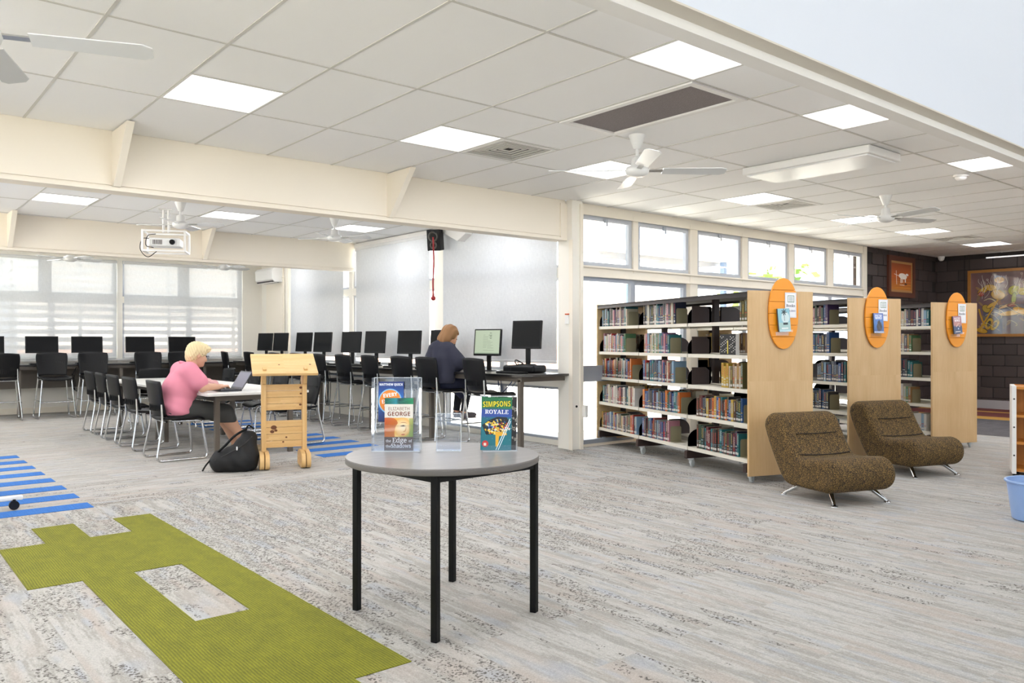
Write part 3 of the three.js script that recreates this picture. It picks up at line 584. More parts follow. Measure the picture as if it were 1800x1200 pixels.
// air conditioner
{
  const t = thing('air_conditioner', 'white split air conditioner high in the bay corner', 'air conditioner', [RX - 0.015, 2.54, -15.35], -Math.PI / 2);
  part('body', extr([[0, -0.13], [0.16, -0.13], [0.21, -0.08], [0.22, 0.1], [0.18, 0.14], [0, 0.14]], 0.82, 0.008).rotateY(-Math.PI / 2).translate(0.41, 0, 0), M.white, t);
  part('outlet', [bx(-0.38, 0.38, -0.142, -0.13, 0.06, 0.16), bx(-0.38, 0.38, -0.135, -0.11, 0.165, 0.2)], M.ventDark, t);
  part('flap', bx(-0.38, 0.38, -0.148, -0.14, 0.1, 0.2), M.white, t);
  part('pipe', bent([[0.42, -0.05, 0.02], [0.5, -0.05, 0.02], [0.5, -1.6, 0.02]], 0.012, 0.03), M.cream, t);
}

// ================================================================= DESKS, MONITORS, STOOLS
function slab(pts, y0, y1, r = 0.003) { return extr(pts.map(([x, z]) => [x, -z]), y1 - y0 - 2 * r, r).rotateX(-Math.PI / 2).translate(0, y0 + r, 0); }
{
  const t = thing('long_desk', 'long dark high desk along the tall blinds', 'desk');
  part('worktop', metre(slab([[RX - 0.16, -6.72], [5.86, -6.70], [5.75, -6.76], [5.72, -6.88], [5.72, -15.235], [RX - 0.08, -15.235], [RX - 0.08, -7.2], [RX - 0.16, -7.0]], 0.855, 0.88), 1, 'z'), M.deskTop, t);
  part('edge_band', bx(5.713, 5.722, 0.857, 0.878, -15.23, -6.9), M.deskEdge, t);
  part('frame_rail', [bx(5.76, 5.81, 0.80, 0.855, -15.2, -6.78), bx(5.8, 6.42, 0.80, 0.855, -6.83, -6.78)], M.legBrown, t);
  for (const z of [-6.82, -8.58, -10.11, -11.7, -13.5]) part('leg', [bx(5.76, 5.81, 0, 0.82, z - 0.025, z + 0.025)], M.legBrown, t);
  part('cable_tray', [bx(6.1, 6.3, 0.7, 0.72, -15, -9.0)], M.aluGrey, t);
  const u = thing('long_desk', 'long dark high desk under the end wall blinds', 'desk');
  part('worktop', metre(slab([[-3.5, -15.25], [RX - 0.08, -15.25], [RX - 0.08, WZ + 0.04], [-3.5, WZ + 0.04]], 0.835, 0.86), 1, 'x'), M.deskTop, u);
  part('edge_band', bx(-3.5, RX - 0.9, 0.837, 0.858, -15.252, -15.243), M.deskEdge, u);
  part('frame_rail', bx(-3.5, RX - 0.1, 0.78, 0.835, -15.34, -15.29), M.legBrown, u);
  for (const x of [-1.2, 0.7, 2.2, 3.75, 5.2]) part('leg', bx(x - 0.025, x + 0.025, 0, 0.79, -15.34, -15.29), M.legBrown, u);
  part('modesty_panel', bx(-3.5, RX - 0.1, 0.45, 0.78, -15.8, -15.78), M.legBrown, u);
}
function makeMonitor(name, w, h, screenMat, label) {
  const t = thing(name, label, 'monitor');
  part('stand_base', lathe([[0, 0.014], [0.1, 0.012], [0.115, 0.004], [0.116, 0]], 28).scale(1.1, 1, 0.85), M.blackPlastic, t);
  part('neck', rb(0.06, 0.2, 0.03, 0, 0.1, -0.03, 0.008), M.blackPlastic, t);
  const m = new THREE.Group(); m.name = 'head'; t.add(m); m.position.set(0, 0.19 + h / 2, 0); m.rotation.x = -0.1;
  part('casing', rb(w, h, 0.03, 0, 0, -0.005, 0.006), M.blackPlastic, m);
  part('rear_housing', rb(w * 0.6, h * 0.6, 0.04, 0, 0, -0.035, 0.012), M.blackPlastic, m);
  part('display', new THREE.PlaneGeometry(w - 0.035, h - 0.04).translate(0, 0.004, 0.0105), screenMat, m);
  return t;
}
const wide = makeMonitor('wide_monitor', 0.49, 0.285, M.screen, 'black wide monitor on the end desk, first from the corner post of the blinds');
const xs = [2.57, 3.26, 4.13, 4.87, 1.78], wl = ['second from the west, between two stools', 'third from the west, beside the blind post', 'fourth from the west, right of the blind post', 'behind the head of the woman in pink', 'cut off by the picture edge'];
wide.position.set(xs[0], 0.86, -15.55); wide.userData.label = 'black wide monitor on the end desk, ' + wl[0]; wide.userData.group = 'monitors on the end desk';
xs.slice(1).forEach((x, k) => copy(wide, [x, 0.86, -15.55], rr(-0.05, 0.05), 'black wide monitor on the end desk, ' + wl[k + 1], 'monitors on the end desk'));
const mz = [-14.88, -14.17, -13.19, -12.47, -11.48, -10.73, -9.77, -8.94, -7.95, -7.2];
const sq = makeMonitor('square_monitor', 0.41, 0.335, M.screen, '');
const sl = ['in the far corner', 'second from the far corner', 'third from the far corner', 'fourth from the far corner', 'fifth from the far corner', 'sixth from the far corner', 'third before the lit screen', 'half hidden behind the seated woman', '', 'raised on a black box at the desk end'];
const FACE = -Math.PI / 2 + 0.29;
sq.position.set(6.2, 0.88, mz[0]); sq.rotation.y = FACE; sq.userData.label = 'black square monitor on the long desk ' + sl[0]; sq.userData.group = 'monitors on the long desk';
mz.forEach((z, k) => {
  if (k === 0 || k === 8) return;
  copy(sq, [6.2, 0.88 + (k === 9 ? 0.092 : 0), z], FACE + rr(-0.06, 0.06), 'black square monitor on the long desk, ' + sl[k], 'monitors on the long desk');
});
{
  const page = canvasTex(256, 200, (c, w, h) => {
    c.fillStyle = '#d4e4c6'; c.fillRect(0, 0, w, h); c.fillStyle = '#9fb39a'; c.fillRect(0, h - 8, w, 8);
    c.fillStyle = '#55664f'; c.fillRect(150, 22, 22, 4); c.fillRect(140, 40, 36, 3); c.strokeStyle = '#55664f'; c.lineWidth = 3; c.strokeRect(156, 48, 14, 22);
    c.fillStyle = '#93a58a'; for (let k = 0; k < 9; k++) c.fillRect(84, 40 + k * 13, 20 + (k * 37 % 40), 2); for (let k = 0; k < 6; k++) c.fillRect(130, 90 + k * 12, 30 + (k * 23 % 40), 2); c.fillRect(90, 170, 110, 2);
  });
  const on = std(0x222222, 0.4, { map: page, emissive: 0xffffff, emissiveMap: page, emissiveIntensity: 0.8 });
  const m = makeMonitor('square_monitor', 0.41, 0.335, on, 'square monitor showing a pale green page on the long desk'); m.position.set(6.2, 0.88, mz[8]); m.rotation.y = FACE; m.userData.group = 'monitors on the long desk';
  const L = new THREE.RectAreaLight(0xdff0d2, 0.5, 0.37, 0.29); L.position.set(0, 0.19 + 0.17, 0.03); L.rotation.y = Math.PI; L.castShadow = true; m.add(L);
  const c = thing('computer_box', 'black rounded computer box under the last monitor', 'computer', [6.2, 0.88, -7.22], FACE);
  part('case', rb(0.44, 0.09, 0.3, 0, 0.046, 0.02, 0.03, 4), M.blackPlastic, c); part('seam', bx(-0.1, -0.095, 0.01, 0.08, 0.168, 0.172), M.ventDark, c);
}
function keyboard(x, y, z, turn, label) {
  const k = thing('keyboard', label, 'keyboard', [x, y, z], turn, 'keyboards on the desks');
  part('case', rb(0.42, 0.02, 0.14, 0, 0.01, 0, 0.006), M.blackPlastic, k);
  const g = []; for (let r = 0; r < 5; r++) for (let c = 0; c < 18; c++) g.push(bx(-0.2 + c * 0.0222, -0.182 + c * 0.0222, 0.02, 0.025, -0.06 + r * 0.0245, -0.04 + r * 0.0245)); part('keys', g, M.black, k, 'stuff');
}
mz.forEach((z, k) => { if (k > 3 && k !== 8) keyboard(5.93, 0.881, z + 0.05, -Math.PI / 2, `black keyboard before the ${ord[k]} monitor from the far corner`); });
xs.slice(0, 4).forEach((x, k) => keyboard(x, 0.861, -15.38, 0, `black keyboard on the end desk before the ${ord[k]} wide monitor from the west`));
for (let k = 0; k < 4; k++) {
  const z = [-11.1, -10.25, -9.4, -8.5][k];
  const d = solo('desk_organiser', `dark low computer unit behind the ${ord[k]} stool gap on the long desk`, 'computer', [rb(0.2, 0.05, 0.28, 0, 0.026, 0, 0.006), rb(0.16, 0.03, 0.2, 0, 0.066, 0.02, 0.006)], M.blackPlastic, [6.33, 0.88, z], 0.1);
}
// loose cables
for (const [k, pts, lab] of [[0, [[3.05, 0.84, -15.3], [2.95, 0.55, -15.26], [3.02, 0.42, -15.3], [2.98, 0.7, -15.32]], 'black cable bundle hanging below the end desk'], [1, [[5.87, 0.82, -11.68], [5.86, 0.45, -11.69], [5.88, 0.25, -11.68], [5.9, 0.55, -11.66], [5.88, 0.8, -11.66]], 'black cable loop hanging below the long desk behind the lectern'], [2, [[6.1, 0.9, -7.1], [6.05, 0.99, -7.22], [6.12, 1.03, -7.3], [6.18, 0.99, -7.25], [6.1, 0.985, -7.18]], 'tangled black cable on the computer box'], [3, [[6.2, 0.84, -7.75], [6.1, 0.7, -7.6], [6.2, 0.6, -7.7], [6.3, 0.75, -7.6], [6.25, 0.84, -7.5]], 'blue cable bundle hanging under the lit monitor']]) solo('cable', lab, 'cable', [sweep(curve(pts), 0.007, 6), sweep(curve(pts.map(([x, y, z]) => [x + 0.02, y - 0.02, z + 0.03])), 0.005, 6)], k === 3 ? std(0x27406e, 0.5) : M.blackPlastic);

function shell(fn, nu, nv, th) {
  const pos = [], uv = [], idx = [], N = (nu + 1) * (nv + 1), P = [];
  for (let j = 0; j <= nv; j++) for (let i = 0; i <= nu; i++) P.push(V(...fn(i / nu * 2 - 1, j / nv)));
  const at = (i, j) => P[Math.max(0, Math.min(nv, j)) * (nu + 1) + Math.max(0, Math.min(nu, i))], nor = [];
  for (let j = 0; j <= nv; j++) for (let i = 0; i <= nu; i++) nor.push(V().crossVectors(at(i + 1, j).clone().sub(at(i - 1, j)), at(i, j + 1).clone().sub(at(i, j - 1))).normalize());
  for (const s of [0.5, -0.5]) P.forEach((p, k) => { pos.push(p.x + nor[k].x * th * s, p.y + nor[k].y * th * s, p.z + nor[k].z * th * s); uv.push(k % (nu + 1) / nu, Math.floor(k / (nu + 1)) / nv); });
  const q = (a, b, c, d) => idx.push(a, b, c, a, c, d), id = (i, j) => j * (nu + 1) + i;
  for (let j = 0; j < nv; j++) for (let i = 0; i < nu; i++) { q(id(i, j), id(i + 1, j), id(i + 1, j + 1), id(i, j + 1)); q(N + id(i, j), N + id(i, j + 1), N + id(i + 1, j + 1), N + id(i + 1, j)); }
  for (let i = 0; i < nu; i++) { q(id(i, 0), N + id(i, 0), N + id(i + 1, 0), id(i + 1, 0)); q(id(i, nv), id(i + 1, nv), N + id(i + 1, nv), N + id(i, nv)); }
  for (let j = 0; j < nv; j++) { q(id(0, j), id(0, j + 1), N + id(0, j + 1), N + id(0, j)); q(id(nu, j), N + id(nu, j), N + id(nu, j + 1), id(nu, j + 1)); }
  const g = new THREE.BufferGeometry(); g.setAttribute('position', new THREE.Float32BufferAttribute(pos, 3)); g.setAttribute('uv', new THREE.Float32BufferAttribute(uv, 2)); g.setIndex(idx); g.computeVertexNormals(); return g;
}
const sgn = Math.sign;
function makeChair(name, label, cat, sh, tall) {
  const t = thing(name, label, cat);
  part('seat', shell((u, v) => { const rx = 0.225 * (1 - 0.12 * Math.pow(Math.abs(v * 2 - 1), 6)); return [-u * rx, sh + 0.018 * u * u - 0.012 * Math.sin(v * Math.PI) - (v > 0.8 ? (v - 0.8) ** 2 * 0.9 : 0), -0.2 + 0.43 * v]; }, 10, 12, 0.022), M.seatBlack, t);
  const back = part('backrest', shell((u, v) => { const rx = (0.205 + 0.035 * v) * (1 - 0.1 * Math.pow(v, 8)); return [u * rx, sh + 0.035 + 0.375 * v - 0.012 * u * u * v, -0.215 - 0.04 * v - 0.03 * v * v * v - 0.02 * Math.sin(v * Math.PI) + 0.055 * u * u]; }, 14, 12, 0.02), M.seatBlack, t);
  const ribs = []; for (let k = -6; k <= 6; k++) { const u = k / 8; ribs.push(bx(-0.0035, 0.0035, 0, 0.17, -0.003, 0.003).translate(u * 0.21, sh + 0.09, -0.255 + 0.055 * u * u)); } part('rib', ribs, M.blackPlastic, back, 'stuff');
  for (const s of [-1, 1]) part('side_frame', bent([[s * 0.2, sh + 0.16, -0.205], [s * 0.205, sh - 0.03, -0.2], [s * (tall ? 0.262 : 0.25), 0.012, -0.27], [s * (tall ? 0.262 : 0.25), 0.012, 0.25], [s * 0.21, sh - 0.025, 0.2], [s * 0.18, sh - 0.022, -0.1]], 0.0115, 0.05), M.chrome, t);
  part('seat_support', [bent([[-0.205, sh - 0.025, 0.05], [0.205, sh - 0.025, 0.05]], 0.009), bent([[-0.205, sh - 0.025, -0.16], [0.205, sh - 0.025, -0.16]], 0.009)], M.chrome, t);
  if (tall) { const y = 0.27, k = 1 - y / sh, f = 0.2 + 0.05 * k; part('footrest', [bent([[-0.245, y, f], [0.245, y, f]], 0.0105), bent([[-0.246, y + 0.02, f], [-0.246, y + 0.02, -0.2 - 0.07 * k]], 0.009), bent([[0.246, y + 0.02, f], [0.246, y + 0.02, -0.2 - 0.07 * k]], 0.009)], M.chrome, t); }
  else for (const s of [-1, 1]) part('link_hook', bent([[s * 0.2, sh - 0.03, 0.12], [s * 0.26, sh - 0.05, 0.12], [s * 0.27, sh - 0.09, 0.12], [s * 0.25, sh - 0.1, 0.12]], 0.006, 0.02, 6), M.chrome, t);
  return t;
}
const stool = makeChair('bar_stool', '', 'stool', 0.655, true);
const stoolSpots = [[1.9, -14.88, Math.PI - 0.05, 'black bar stool at the end desk, cut by the picture edge'], [2.64, -14.88, Math.PI, 'black bar stool at the end desk before the second wide monitor'], [3.25, -14.9, Math.PI + 0.06, 'black bar stool at the end desk beside the blind post'], [4.15, -14.9, Math.PI, 'black bar stool at the end desk over the table end'],
  [4.72, -14.9, Math.PI, 'black bar stool at the end desk behind the head of the woman in pink'], [5.6, -14.7, Math.PI / 2 + 0.15, 'black bar stool turned sideways before the white door'],
  [5.78, -14.05, Math.PI / 2, 'black bar stool at the far end of the long desk'], [5.78, -12.95, Math.PI / 2, 'black bar stool showing its top above the lectern, farther one'], [5.78, -12.1, Math.PI / 2, 'black bar stool showing its top above the lectern, closer one'], [5.78, -11.3, Math.PI / 2 + 0.05, 'black bar stool just beside the lectern top'],
  [5.76, -10.5, Math.PI / 2, 'black bar stool before the fifth monitor of the long desk'], [5.75, -9.72, Math.PI / 2 + 0.03, 'black bar stool before the sixth monitor of the long desk'], [5.74, -8.9, Math.PI / 2 - 0.05, 'black bar stool behind the clear book display'], [5.70, -8.25, Math.PI / 2, 'black bar stool with the woman in navy on it'], [5.74, -7.32, Math.PI / 2 + 0.1, 'black bar stool before the lit green screen']];
stoolSpots.forEach(([x, z, a, l], k) => { if (k === 0) { stool.position.set(x, 0, z); stool.rotation.y = a; stool.userData.label = l; stool.userData.group = 'black bar stools at the desks'; } else copy(stool, [x, 0, z], a, l, 'black bar stools at the desks'); });
const low = makeChair('sled_chair', '', 'chair', 0.435, false);
const lowSpots = [[2.74, -8.95, Math.PI / 2, 'black sled chair the woman in pink sits on'], [2.76, -10.0, Math.PI / 2 + 0.04, 'black sled chair directly behind the seated woman'], [2.78, -10.8, Math.PI / 2, 'black sled chair third along the white table'], [2.8, -11.5, Math.PI / 2 - 0.05, 'black sled chair fourth along the white table'], [2.82, -12.2, Math.PI / 2 - 0.02, 'black sled chair last along the white table, farthest west'],
  [3.6, -13.0, Math.PI, 'black sled chair at the head of the white table'], [4.25, -9.3, -Math.PI / 2 + 0.1, 'black sled chair across the table beside the lectern'], [4.25, -10.2, -Math.PI / 2, 'black sled chair across the table behind the laptop'], [4.25, -11.1, -Math.PI / 2 - 0.05, 'black sled chair across the table behind the pink scarf'], [4.25, -12.1, -Math.PI / 2, 'black sled chair across the table, farthest one']];
lowSpots.forEach(([x, z, a, l], k) => { if (k === 0) { low.position.set(x, 0, z); low.rotation.y = a; low.userData.label = l; low.userData.group = 'black sled chairs around the white table'; } else copy(low, [x, k > 5 ? 0.0035 : 0, z], a, l, 'black sled chairs around the white table'); });
// white tables
for (const [k, z0, z1] of [[0, -10.58, -8.5], [1, -12.7, -10.61]]) {
  const t = thing('white_table', k ? 'farther white rectangular table with brown legs' : 'white rectangular table with brown legs under the laptop', 'table');
  part('tabletop', slab([[2.92, z1], [4.05, z1], [4.05, z0], [2.92, z0]], 0.672, 0.70, 0.004), M.tableWhite, t);
  part('apron', [bx(3.05, 3.92, 0.61, 0.672, z1 - 0.17, z1 - 0.14), bx(3.05, 3.92, 0.61, 0.672, z0 + 0.14, z0 + 0.17), bx(3.05, 3.08, 0.61, 0.672, z0 + 0.15, z1 - 0.15), bx(3.89, 3.92, 0.61, 0.672, z0 + 0.15, z1 - 0.15)], M.legBrown, t);
  for (const x of [3.07, 3.9]) for (const z of [z1 - 0.155, z0 + 0.155]) part('leg', bx(x - 0.025, x + 0.025, 0, 0.672, z - 0.025, z + 0.025), M.legBrown, t);
}
// laptop
{
  const t = thing('laptop', 'open dark laptop on the white table', 'laptop', [3.27, 0.70, -8.93], -Math.PI / 2);
  part('base', rb(0.34, 0.02, 0.235, 0, 0.012, 0, 0.006), std(0x33343a, 0.4), t);
  part('keys', bx(-0.15, 0.15, 0.022, 0.024, -0.09, 0.02), M.black, t);
  const l = new THREE.Group(); l.name = 'lid'; l.position.set(0, 0.022, -0.115); l.rotation.x = -0.55; t.add(l);
  part('lid_shell', rb(0.34, 0.225, 0.009, 0, 0.113, -0.004, 0.003), std(0x3c3d46, 0.35), l); part('display', new THREE.PlaneGeometry(0.315, 0.19).translate(0, 0.115, 0.0012), std(0x6e6f80, 0.3), l);
}
// lectern
{
  const t = thing('pine_lectern', 'pine lectern with a slanted top and boarded front', 'lectern', [3.37, 0, -7.62], -0.33);
  for (const s of [-1, 1]) {
    part('post', metre(bx(s * 0.195 - 0.022, s * 0.195 + 0.022, 0.08, 0.93, -0.05, 0.05), 0.8, 'y', s), M.pine, t);
    part('post_head', metre(extr([[-0.1, 0.84], [0.1, 0.78], [0.18, 0.86], [0.16, 0.885], [-0.14, 1.0], [-0.16, 0.98]], 0.03, 0.002).rotateY(Math.PI / 2).scale(1, 1, -1).scale(1, 1, -1).translate(s * 0.195 - 0.015, 0, 0), 0.8, 'z'), M.pine, t);
    for (const o of [-1, 1]) { const f = []; for (let k = 0; k <= 12; k++) { const a = Math.PI * k / 12; f.push([0.15 + 0.06 * Math.sin(a), 0.08 - 0.07 * Math.cos(a)]); } part('foot', metre(extr([[-0.15, 0.01], ...f, [0.05, 0.165], [-0.05, 0.165], [-0.16, 0.14], [-0.2, 0.08], [-0.18, 0.02]], 0.034, 0.004).rotateY(-Math.PI / 2).translate(s * 0.195 + 0.017 + o * 0.025, 0, 0), 0.8, 'z', o), M.pine, t); }
  }
  const boards = [[0.20, 0.068], [0.268, 0.066], [0.334, 0.068], [0.402, 0.066], [0.57, 0.064], [0.634, 0.064], [0.698, 0.064], [0.762, 0.064]];
  boards.forEach(([y, h], k) => part('board', metre(rb(0.35, h - 0.002, 0.018, 0, y + h / 2, 0.02, 0.003), 0.7, 'x', k * 0.37, k * 0.21), M.pine, t));
  const kn = [[-0.1, 0.40, 0.022], [-0.115, 0.36, 0.016], [-0.08, 0.37, 0.012], [0.02, 0.3, 0.008], [-0.01, 0.255, 0.008], [0.155, 0.62, 0.01], [0.16, 0.79, 0.012], [0.16, 0.73, 0.009]];
  part('knot', kn.map(([x, y, r]) => new THREE.CircleGeometry(r, 14).scale(1.3, 1, 1).translate(x, y, 0.0298)), M.knot, t);
  const top = new THREE.Group(); top.name = 'top'; top.position.set(0, 0.915, 0.2); top.rotation.x = 0.40; t.add(top);
  part('top_board', metre(rb(0.62, 0.03, 0.47, 0, 0.015, -0.235, 0.006), 0.7, 'x'), M.pine, top);
  part('knot', [[0.25, -0.02, 0.012], [-0.05, 0.001, 0.01]].map(([x, , r]) => new THREE.CircleGeometry(r, 12).rotateX(-Math.PI / 2).translate(x, 0.0305, -0.2)), M.knot, top);
}
// round table
{
  const t = thing('round_table', 'round grey laminate table on thin black legs', 'table', [2.16, 0, -3.11]);
  part('tabletop', metre(cyl(0.448, 0.448, 0.004, 0, 0.723, 0, 96), 0.5, 'x'), M.roundTop, t);
  part('edge_band', lathe([[0, 0.695], [0.444, 0.695], [0.45, 0.699], [0.45, 0.717], [0.447, 0.722], [0.3, 0.7215]], 96), M.roundEdge, t);
  const legs = [[-0.262, 0.322], [-0.318, -0.245], [0.285, -0.325], [0.30, 0.305]];
  legs.forEach(([x, z]) => part('leg', rb(0.031, 0.695, 0.031, 0, 0.3475, 0, 0.004).rotateY(0.35).translate(x, 0, z), M.black, t));
  part('under_frame', [0, 1, 2, 3].map((k) => { const a = V(legs[k][0], 0.68, legs[k][1]), b = V(legs[(k + 1) % 4][0], 0.68, legs[(k + 1) % 4][1]), L = a.distanceTo(b), m = a.clone().add(b).multiplyScalar(0.5); return bx(-L / 2, L / 2, -0.015, 0.015, -0.012, 0.012).rotateY(-Math.atan2(b.z - a.z, b.x - a.x)).translate(m.x, m.y, m.z); }), M.black, t);
}
const CAMTURN = -0.6926;
const TT = 0.7255;
function holder(x, z, w, h, d, label, turn = CAMTURN) {
  const t = thing('acrylic_holder', label, 'display holder', [x, TT, z], turn);
  part('back_plate', rb(w, h, 0.003, 0, h / 2, 0, 0.001).rotateX(-0.05), M.acrylic, t);
  part('base_plate', bx(-w / 2, w / 2, 0, 0.003, -0.03, d), M.acrylic, t);
  part('front_lip', bx(-w / 2, w / 2, 0.003, 0.03, d - 0.003, d), M.acrylic, t);
  part('polished_edge', [bx(-w / 2 - 0.001, -w / 2 + 0.002, 0, h, -0.002, 0.002), bx(w / 2 - 0.002, w / 2 + 0.001, 0, h, -0.002, 0.002), bx(-w / 2, w / 2, h - 0.002, h + 0.001, -0.002, 0.002)].map((g) => g.rotateX(-0.05)).concat([bx(-w / 2, w / 2, 0, 0.004, d - 0.001, d + 0.002)]), M.acrylicEdge, t);
  return t;
}
// book displays: cover art and lettering as print
const coverMat = (tex) => std(0xffffff, 0.35, { map: tex });
function standBook(name, label, w, h, th, tex, parentPos, turn, tilt, spine = 0x333333) {
  const t = thing(name, label, 'book', parentPos, turn);
  const g = new THREE.Group(); g.name = 'volume'; g.rotation.set(-0.07, 0, tilt); t.add(g);
  part('pages', bx(-w / 2 + 0.002, w / 2 - 0.003, 0.002, h - 0.002, -th + 0.001, -0.001), M.paper, g);
  part('cover', [bx(-w / 2, w / 2, 0, h, -th, -th + 0.001), bx(-w / 2, -w / 2 + 0.001, 0, h, -th, 0)], std(spine, 0.5), g);
  part('front_cover', new THREE.PlaneGeometry(w, h).translate(0, h / 2, 0.0004), coverMat(tex), g);
  return t;
}
const at = (x, z, rx, fz) => [x + rx * Math.cos(CAMTURN) + fz * Math.sin(CAMTURN), z - rx * Math.sin(CAMTURN) + fz * Math.cos(CAMTURN)];
{
  const hx = 2.075, hz = -3.375;
  const t = holder(hx, hz, 0.232, 0.352, 0.07, 'tall clear acrylic holder with two books on the round table');
  part('pocket_front', [bx(-0.116, 0.116, 0.0, 0.13, 0.066, 0.069)], M.acrylic, t);
  part('side_wall', [bx(-0.116, -0.113, 0, 0.352, 0, 0.066), bx(0.113, 0.116, 0, 0.352, 0, 0.066)], M.acrylic, t);
  const quick = canvasTex(320, 480, (c, w, h) => {
    const g = c.createLinearGradient(0, 0, 0, h); g.addColorStop(0, '#1d2f72'); g.addColorStop(0.45, '#1e6fc4'); g.addColorStop(1, '#16275e'); c.fillStyle = g; c.fillRect(0, 0, w, h);
    c.fillStyle = '#8ec4ea'; c.beginPath(); c.arc(150, 235, 150, 0, 7); c.fill(); c.fillStyle = '#f08a26'; c.beginPath(); c.arc(150, 235, 136, 0, 7); c.fill();
    c.fillStyle = '#fff'; c.font = 'bold 40px sans-serif'; c.textAlign = 'center'; c.fillText('MATTHEW QUICK', w / 2, 48, 300);
    c.font = 'bold 62px sans-serif'; c.save(); c.translate(150, 180); c.rotate(-0.12); c.fillText('EVERY', 0, 0); c.fillText('EXQUISITE', 10, 70, 250); c.fillText('THING', 10, 140); c.restore();
  });
  let [bx_, bz_] = at(hx, hz, -0.03, 0.02); standBook('paperback_book', 'blue paperback with an orange disc, upright in the tall holder', 0.122, 0.195, 0.012, quick, [bx_, TT + 0.138, bz_], CAMTURN, 0, 0x1d2f72);
  // a clear step carries the rear book
  part('inner_step', [bx(-0.1, 0.1, 0.13, 0.133, 0.003, 0.03), bx(-0.1, 0.1, 0.003, 0.13, 0.028, 0.03)], M.acrylic, t);
  const george = canvasTex(360, 660, (c, w, h) => {
    c.fillStyle = '#e8e2d6'; c.fillRect(0, 0, w, h); const g0 = c.createLinearGradient(0, 0, w, 0); g0.addColorStop(0, '#0f5c46'); g0.addColorStop(0.4, '#2a8fa0'); g0.addColorStop(0.5, '#0f4a4c'); g0.addColorStop(1, '#23915a'); c.fillStyle = g0; c.fillRect(0, 0, w, 78);
    c.fillStyle = '#1fb38a'; for (let k = 0; k < 26; k++) { c.globalAlpha = 0.4; c.fillRect((k * 97) % w, (k * 31) % 70, 40, 5); } c.globalAlpha = 1;
    const g = c.createLinearGradient(0, 250, w, 480); g.addColorStop(0, '#c2491f'); g.addColorStop(0.3, '#f0a020'); g.addColorStop(0.62, '#f4d288'); g.addColorStop(1, '#7f9a4a'); c.fillStyle = g; c.fillRect(0, 250, w, 260);
    const gt = c.createLinearGradient(0, 180, 0, 290); gt.addColorStop(0, 'rgba(232,226,214,1)'); gt.addColorStop(1, 'rgba(232,226,214,0)'); c.fillStyle = gt; c.fillRect(0, 180, w, 110);
    // soft face turned to one side
    const gf = c.createRadialGradient(235, 360, 20, 225, 370, 130); gf.addColorStop(0, '#fbe6bd'); gf.addColorStop(0.7, '#f2c27a'); gf.addColorStop(1, 'rgba(230,150,50,0)'); c.fillStyle = gf; c.beginPath(); c.ellipse(225, 372, 105, 135, 0.1, 0, 7); c.fill();
    c.fillStyle = 'rgba(150,70,24,0.75)'; c.beginPath(); c.moveTo(190, 318); c.quadraticCurveTo(240, 292, 292, 322); c.quadraticCurveTo(240, 306, 190, 318); c.fill();
    c.fillStyle = 'rgba(70,36,22,0.9)'; c.beginPath(); c.moveTo(196, 356); c.quadraticCurveTo(230, 334, 268, 354); c.quadraticCurveTo(232, 362, 196, 356); c.fill(); c.beginPath(); c.arc(238, 350, 9, 0, 7); c.fill();
    c.fillStyle = 'rgba(190,104,40,0.5)'; c.beginPath(); c.moveTo(272, 345); c.quadraticCurveTo(282, 400, 262, 424); c.quadraticCurveTo(240, 432, 230, 420); c.quadraticCurveTo(268, 418, 272, 345); c.fill();
    c.fillStyle = 'rgba(186,70,50,0.8)'; c.beginPath(); c.moveTo(206, 462); c.quadraticCurveTo(238, 446, 262, 458); c.quadraticCurveTo(236, 478, 206, 462); c.fill();
    c.fillStyle = 'rgba(182,78,20,0.7)'; c.beginPath(); c.moveTo(0, 250); c.quadraticCurveTo(150, 232, 168, 318); c.quadraticCurveTo(112, 380, 132, 500); c.lineTo(0, 510); c.fill(); c.fillStyle = 'rgba(110,140,70,0.45)'; c.fillRect(310, 260, 50, 240);
    c.fillStyle = '#5a4a46'; c.fillRect(0, 490, w, 170); c.fillStyle = '#7a3b20'; c.textAlign = 'center'; c.font = '56px sans-serif'; c.fillText('ELIZABETH', w / 2, 156, 330); c.font = 'bold 74px sans-serif'; c.fillText('GEORGE', w / 2, 226, 330);
    c.fillStyle = '#fff'; c.font = '80px serif'; c.fillText('Edge', 190, 560); c.font = '44px serif'; c.fillText('the', 52, 556); c.fillText('of', 325, 556); c.fillText('the', 52, 622); c.font = '70px serif'; c.fillText('Shadows', 210, 626, 250);
  });
  [bx_, bz_] = at(hx, hz, 0.012, 0.05); standBook('paperback_book', 'paperback with a glowing orange face standing in the holder front', 0.138, 0.252, 0.014, george, [bx_, TT + 0.0035, bz_], CAMTURN, 0, 0x5a4a46);
  const s = holder(2.25, -3.19, 0.118, 0.18, 0.03, 'small empty clear acrylic stand on the round table');
  part('brace', bx(-0.059, 0.059, 0.003, 0.06, 0.027, 0.03), M.acrylic, s);
  holder(2.452, -3.055, 0.168, 0.262, 0.055, 'clear acrylic stand carrying two comic books', CAMTURN + 0.12);
  const star = canvasTex(240, 400, (c, w, h) => { c.fillStyle = '#231c1a'; c.fillRect(0, 0, w, h); c.strokeStyle = '#cfc6b8'; c.lineWidth = 3; for (let k = 0; k < 36; k++) { const x = (k * 67) % w, y = (k * 103) % h, r = 9 + (k % 3) * 4; c.beginPath(); for (let j = 0; j <= 10; j++) { const a = j * Math.PI / 5 + k, q = j % 2 ? r * 0.42 : r; c.lineTo(x + q * Math.cos(a), y + q * Math.sin(a)); } c.stroke(); } });
  [bx_, bz_] = at(2.452, -3.055, 0.028, 0.014); standBook('comic_book', 'dark brown book patterned with outlined stars behind the green comic', 0.11, 0.256, 0.012, star, [bx_, TT + 0.0035, bz_], CAMTURN + 0.12, -0.03, 0x231c1a);
